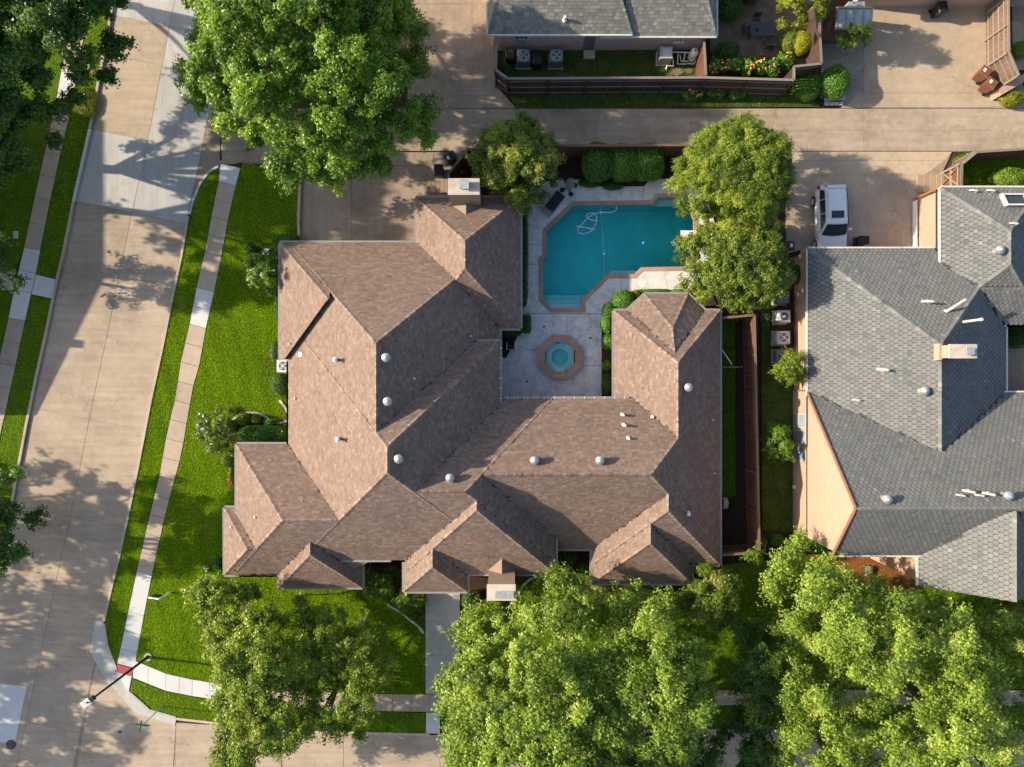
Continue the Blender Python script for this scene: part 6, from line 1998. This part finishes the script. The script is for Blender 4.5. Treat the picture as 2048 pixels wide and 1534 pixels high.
# orange lilies
def lilies(label, px, py, rx, ry, h, nl, nf, group="orange lilies"):
    return shrub(label, px, py, rx, ry, h, L_HEDGE, name="lily_clump", n=nl, L=.2, Wd=.06, tone_mu=.62, cat="flowers", group=group, flowers=(L_ORANGEFL, nf, .13), wob=.25)
for i_, (x_, y_) in enumerate(((1436, 130), (1468, 128), (1494, 132), (1520, 130), (1545, 132), (1572, 118))):
    lilies(["leftmost orange lily clump inside the yard fence", "second orange lily clump from the left inside the yard fence", "third orange lily clump from the left inside the yard fence", "fourth orange lily clump from the left inside the yard fence", "fifth orange lily clump from the left inside the yard fence", "rightmost orange lily clump nearest the golden grass"][i_], x_, y_, 17, 17, .8, 750, 11)
lilies("orange lily clump with most blooms outside the alley fence", 1386, 186, 20, 13, .7, 800, 12, "lilies along the alley")
lilies("middle lily clump outside the alley fence", 1434, 186, 16, 11, .6, 600, 4, "lilies along the alley")
lilies("rightmost lily clump outside the alley fence", 1474, 187, 18, 11, .6, 650, 1, "lilies along the alley")
shrub("yellow-tipped bush below the low brick wall at the right edge", 2024, 196, 26, 18, .8, L_LIME, n=3000, tone_mu=.35)
shrub("green bush at the right edge beyond the picket fence", 2040, 100, 12, 18, .9, L_BRIGHT, n=2000)
tree("loose pale green sapling below the glass roof shed", ell(1708, 80, 32, 16, 12, .2), 1.2, .6, 2.0, L_OAK, name="sapling", spacing=.45, rc=.3, n=50, L=.15, Wd=.06, trunk=.04, limbs=5, strag=.6, cat="plant")
shrub("bright bush in the fenced lawn corner by the grey roof", 2022, 356, 44, 20, .9, L_BRIGHT, n=5000, L=.1, Wd=.07, tone_mu=.6)
# courtyard
shrub("large bright shrub beside the bay, nearest the pool", 1247, 601, 22, 20, 1.1, L_HEDGE, n=4500, tone_mu=.66)
shrub("small lime shrub between the large shrub and the bay", 1272, 588, 10, 8, .6, L_LIME, n=1300, tone_mu=.25)
shrub("low clipped hedge strip along the bay's top edge", 1308, 584, 36, 6, .5, L_HEDGE, n=2600, sq=3, tone_mu=.65, cat="hedge")
shrub("small green plants at the bay's right corner", 1352, 584, 14, 6, .5, L_BRIGHT, n=900)
shrub("dark shrub at the bend of the courtyard bed", 1219, 622, 15, 17, .9, L_HEDGE, n=2200, tone_mu=.42)
shrub("bright leafy shrub, topmost along the courtyard bed", 1213, 648, 11, 18, .9, L_HEDGE, n=2200, L=.1, tone_mu=.7)
shrub("bright leafy shrub, second along the courtyard bed", 1215, 684, 12, 16, .9, L_HEDGE, n=2200, L=.1, tone_mu=.68)
shrub("small round shrub alone in the courtyard bed", 1213, 731, 9, 10, .6, L_BRIGHT, n=1200, tone_mu=.6)
shrub("dark shrub at the courtyard bed's lower end", 1213, 770, 10, 22, .7, L_DARK, n=2200, tone_mu=.55)
shrub("dark hedge strip along the right side of the pool wing", 1049, 500, 7, 110, .8, L_DARK, n=5500, sq=3.5, cat="hedge")
shrub("dark clipped block of hedge at the courtyard corner", 1052, 648, 10, 18, .9, L_DARK, n=2200, sq=4, cat="hedge")
shrub("dark low hedge beside the barbecue", 1022, 664, 20, 9, .7, L_DARK, n=2000, sq=3.5, cat="hedge")
shrub("bright shrub tucked under the round olive tree at the roof corner", 1045, 410, 8, 14, 1.1, L_HEDGE, n=1500, tone_mu=.65)
# left side
tree("white-flowering gardenia bush under the upper left eave", [(502, 520), (520, 503), (548, 500), (560, 530), (562, 565), (545, 580), (515, 578), (500, 555)], 1.6, 1.0, 2.9, L_BRIGHT, name="flowering_bush", spacing=.5, rc=.36, n=75, L=.15, Wd=.075, trunk=.07, limbs=6, flowers=(L_WHITEFL, 14, .14), strag=.5, cat="bush", base=(540, 545))
shrub("thin dark sapling above the gardenia on the lawn", 503, 498, 12, 14, 1.2, L_DARK, n=500, L=.12, Wd=.06)
shrub("clipped box hedge at the garage drive corner", 572, 478, 26, 8, .8, L_HEDGE, n=2800, sq=5, tone_mu=.5, cat="hedge")
shrub("narrow hedge along the upper left wall", 557, 560, 5, 80, .9, L_DARK, n=3200, sq=4, cat="hedge")
shrub("dark shrub above the pale air conditioner", 553, 706, 14, 22, 1.0, L_DARK, n=2800, tone_mu=.6)
shrub("dark shrub below the pale air conditioner", 560, 768, 18, 24, 1.0, L_DARK, n=3200, tone_mu=.6)
tree("grey-green flowering shrub with white blossoms at the left wing corner", [(398, 835), (425, 822), (455, 826), (470, 850), (474, 880), (462, 905), (440, 912), (412, 898), (396, 868)], 1.5, .8, 2.7, L_ELM, name="flowering_bush", spacing=.45, rc=.33, n=70, L=.10, Wd=.05, trunk=.06, limbs=8, flowers=(L_WHITEFL, 34, .11), strag=.6, cat="bush", tone_mu=.4)
shrub("clipped ball left of its pair beside the stone edging", 487, 838, 14, 13, .8, L_WILLOW, n=2400, L=.05, tone_mu=.35)
shrub("small clipped ball right of its pair beside the stone edging", 512, 838, 10, 10, .65, L_WILLOW, n=1600, L=.05, tone_mu=.38)
shrub("clipped ball at the foot of the white-flowering shrub", 463, 853, 12, 14, .8, L_WILLOW, n=1900, L=.05, tone_mu=.28)
shrub("clipped ball below the white-flowering shrub by the roof corner", 455, 922, 13, 12, .8, L_WILLOW, n=2000, L=.05, tone_mu=.34)
shrub("dense clipped hedge block above the left wing roof", 525, 868, 48, 17, 1.0, L_HEDGE, n=6500, sq=4, tone_mu=.6, cat="hedge")
shrub("low green strip plant behind the small clipped ball", 540, 843, 16, 7, .4, L_HEDGE, n=1200)
shrub("red-leaved bedding plants along the left wing wall", 463, 952, 5, 26, .5, L_OLIVE, n=1600, flowers=(L_REDFL, 18, .09), cat="flowers")
shrub("dark round shrub at the lower left roof corner", 438, 1128, 10, 14, .9, L_DARK, n=1500)
# front
shrub("leafy shrub right of the small front-left roof", 755, 1172, 30, 26, 1.4, L_BRIGHT, n=5000, L=.11, Wd=.08, wob=.2, flowers=(L_YELLOWFL, 10, .12))
shrub("mixed shrub left of the front path below the entry roof", 815, 1200, 30, 24, 1.2, L_BRIGHT, n=5000, L=.11, Wd=.08, wob=.2, flowers=(L_YELLOWFL, 16, .12), tone_mu=.45)
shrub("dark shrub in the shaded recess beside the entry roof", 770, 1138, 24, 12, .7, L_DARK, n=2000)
shrub("dark shrub right of the front path by the entry roof", 940, 1205, 16, 26, .9, L_DARK, n=2600, tone_mu=.55)
shrub("rusty-leaved small shrub right of the front path", 952, 1192, 9, 9, .7, L_OLIVE, n=900, tone_mu=.7)
shrub("pale broad-leaved shrub below the front chimney", 990, 1215, 26, 18, .9, L_OAK, n=2600, L=.2, Wd=.07, wob=.25)
shrub("dark shrub in the recess between the two front roofs", 1140, 1115, 14, 18, .9, L_DARK, n=1800)
shrub("bright clipped shrub at the recess's right side", 1171, 1142, 10, 15, .9, L_HEDGE, n=1800, sq=3, tone_mu=.5)
shrub("olive shrub peeking out below the right front roof", 1205, 1172, 24, 10, .8, L_OLIVE, n=2200, flowers=(L_YELLOWFL, 6, .12))
shrub("bright low hedge under the crape myrtle by the front wall", 1300, 1172, 40, 8, .7, L_HEDGE, n=2600, sq=3, tone_mu=.6, cat="hedge")
shrub("dark green hedge below the tall salmon gable wall", 1620, 1085, 38, 18, 1.1, L_HEDGE, n=5000, tone_mu=.55, cat="hedge", rot=-.45)
shrub("small round shrub by the stone border at the side lawn's end", 1553, 1080, 14, 12, .8, L_HEDGE, n=1600, tone_mu=.45)
shrub("small clipped ball beside the fence end", 1527, 1085, 8, 8, .6, L_WILLOW, n=900, tone_mu=.35)
shrub("yellow bush below the grey roof at the right edge", 2030, 1222, 26, 14, 1.0, L_LIME, n=3000, tone_mu=.4)
tree("small round light green tree by the air conditioners", ell(1577, 735, 29, 33, 14, .08), 2.0, 1.4, 3.2, L_WILLOW, name="small_tree", spacing=.5, rc=.38, n=90, L=.13, Wd=.05, trunk=.06, limbs=5, strag=.4)
tree("loose dark green bush below the three windows", ell(1558, 886, 32, 34, 12, .15), 1.2, .7, 2.2, L_BRIGHT, name="bush", spacing=.5, rc=.36, n=70, L=.15, Wd=.07, trunk=.05, limbs=5, strag=.4, cat="bush", tone_mu=.4)
shrub("dark bush behind the olive tree near the salmon wall", 1592, 550, 16, 20, 1.1, L_DARK, n=2000)
shrub("dark bush left of the brown bin under the willow-like tree", 1558, 470, 14, 26, .8, L_DARK, n=2000)
shrub("dark hedge in the courtyard of the grey roof house", 2034, 678, 22, 18, 1.0, L_DARK, n=1800, sq=3, cat="hedge")
shrub("clipped green hedge at the lower end of the neighbour's patio", 2036, 815, 26, 16, .8, L_HEDGE, n=2200, sq=4, cat="hedge")
shrub("bright young plant in the far verge beside the street", 172, 205, 22, 32, .35, L_LIME, n=2600, L=.12, Wd=.03, tone_mu=.2, cat="plant")
shrub("low dark red shrub beside the utility lid on the far verge", 192, 146, 12, 9, .4, L_OLIVE, n=900, tone_mu=.95)

# --- grass blades over the lawns (uncountable)
def grass():
    allv, allt = [], []
    houses = [H1, H2, H3]
    for poly, dens, top, tall, mat in LAWNS:
        A = abs(poly_area(poly)); n = int(A * dens)
        p = np.array(poly); x0, y0 = p.min(0); x1, y1 = p.max(0)
        bx = (x1 - x0) * (y1 - y0)
        k = int(n * bx / max(A, .1))
        x = rng.uniform(x0, x1, k); y = rng.uniform(y0, y1, k)
        ok = inside(poly, x, y) & (np.abs(x) < 34.6) & (np.abs(y) < 26.2)
        for H in houses:
            for w in H.w:
                b = w.bb; ok &= ~((x > b[0] + .6) & (x < b[2] - .6) & (y > b[1] + .6) & (y < b[3] - .6))
        x, y = x[ok], y[ok]; n = len(x)
        h = rng.uniform(.035, .085, n); a = rng.uniform(0, 6.28, n); w = rng.uniform(.014, .028, n)
        lx, ly = rng.normal(0, .05, n), rng.normal(0, .05, n)
        V = np.empty((n, 3, 3))
        V[:, 0] = np.stack([x - np.cos(a) * w, y - np.sin(a) * w, np.full(n, top - .005)], 1)
        V[:, 1] = np.stack([x + np.cos(a) * w, y + np.sin(a) * w, np.full(n, top - .005)], 1)
        V[:, 2] = np.stack([x + lx, y + ly, top + h], 1)
        allv.append(V); allt.append(rng.normal(.2 if mat is M_LAWNDRY else .5, .10, n) + .10 * np.sin(x * .9 + np.sin(y * .5) * 2) * np.sin(y * .7 + 1) + .07 * np.sin((x * .97 + y * .2) * 5.2))
    V = np.concatenate(allv); t = np.concatenate(allt); n = len(V)
    me = bpy.data.meshes.new("grass")
    me.vertices.add(3 * n); me.vertices.foreach_set("co", V.reshape(-1).astype(np.float32))
    me.loops.add(3 * n); me.loops.foreach_set("vertex_index", np.arange(3 * n, dtype=np.int32))
    me.polygons.add(n); me.polygons.foreach_set("loop_start", np.arange(0, 3 * n, 3, dtype=np.int32)); me.polygons.foreach_set("loop_total", np.full(n, 3, dtype=np.int32))
    at = me.attributes.new("tone", 'FLOAT', 'FACE'); at.data.foreach_set("value", np.clip(t, 0, 1).astype(np.float32))
    me.materials.append(leafmat("grass_blade", [(0, (.12, .21, .004)), (.5, (.30, .45, .005)), (.8, (.43, .57, .01)), (1, (.52, .52, .06))], .35, .9))
    me.update(calc_edges=True)
    o = bpy.data.objects.new("grass", me); COL.objects.link(o); o["kind"] = "stuff"; o["label"] = "short green lawn grass"; o["category"] = "grass"
    print("grass", n, "leaves", LEAFSUM[0])
grass()
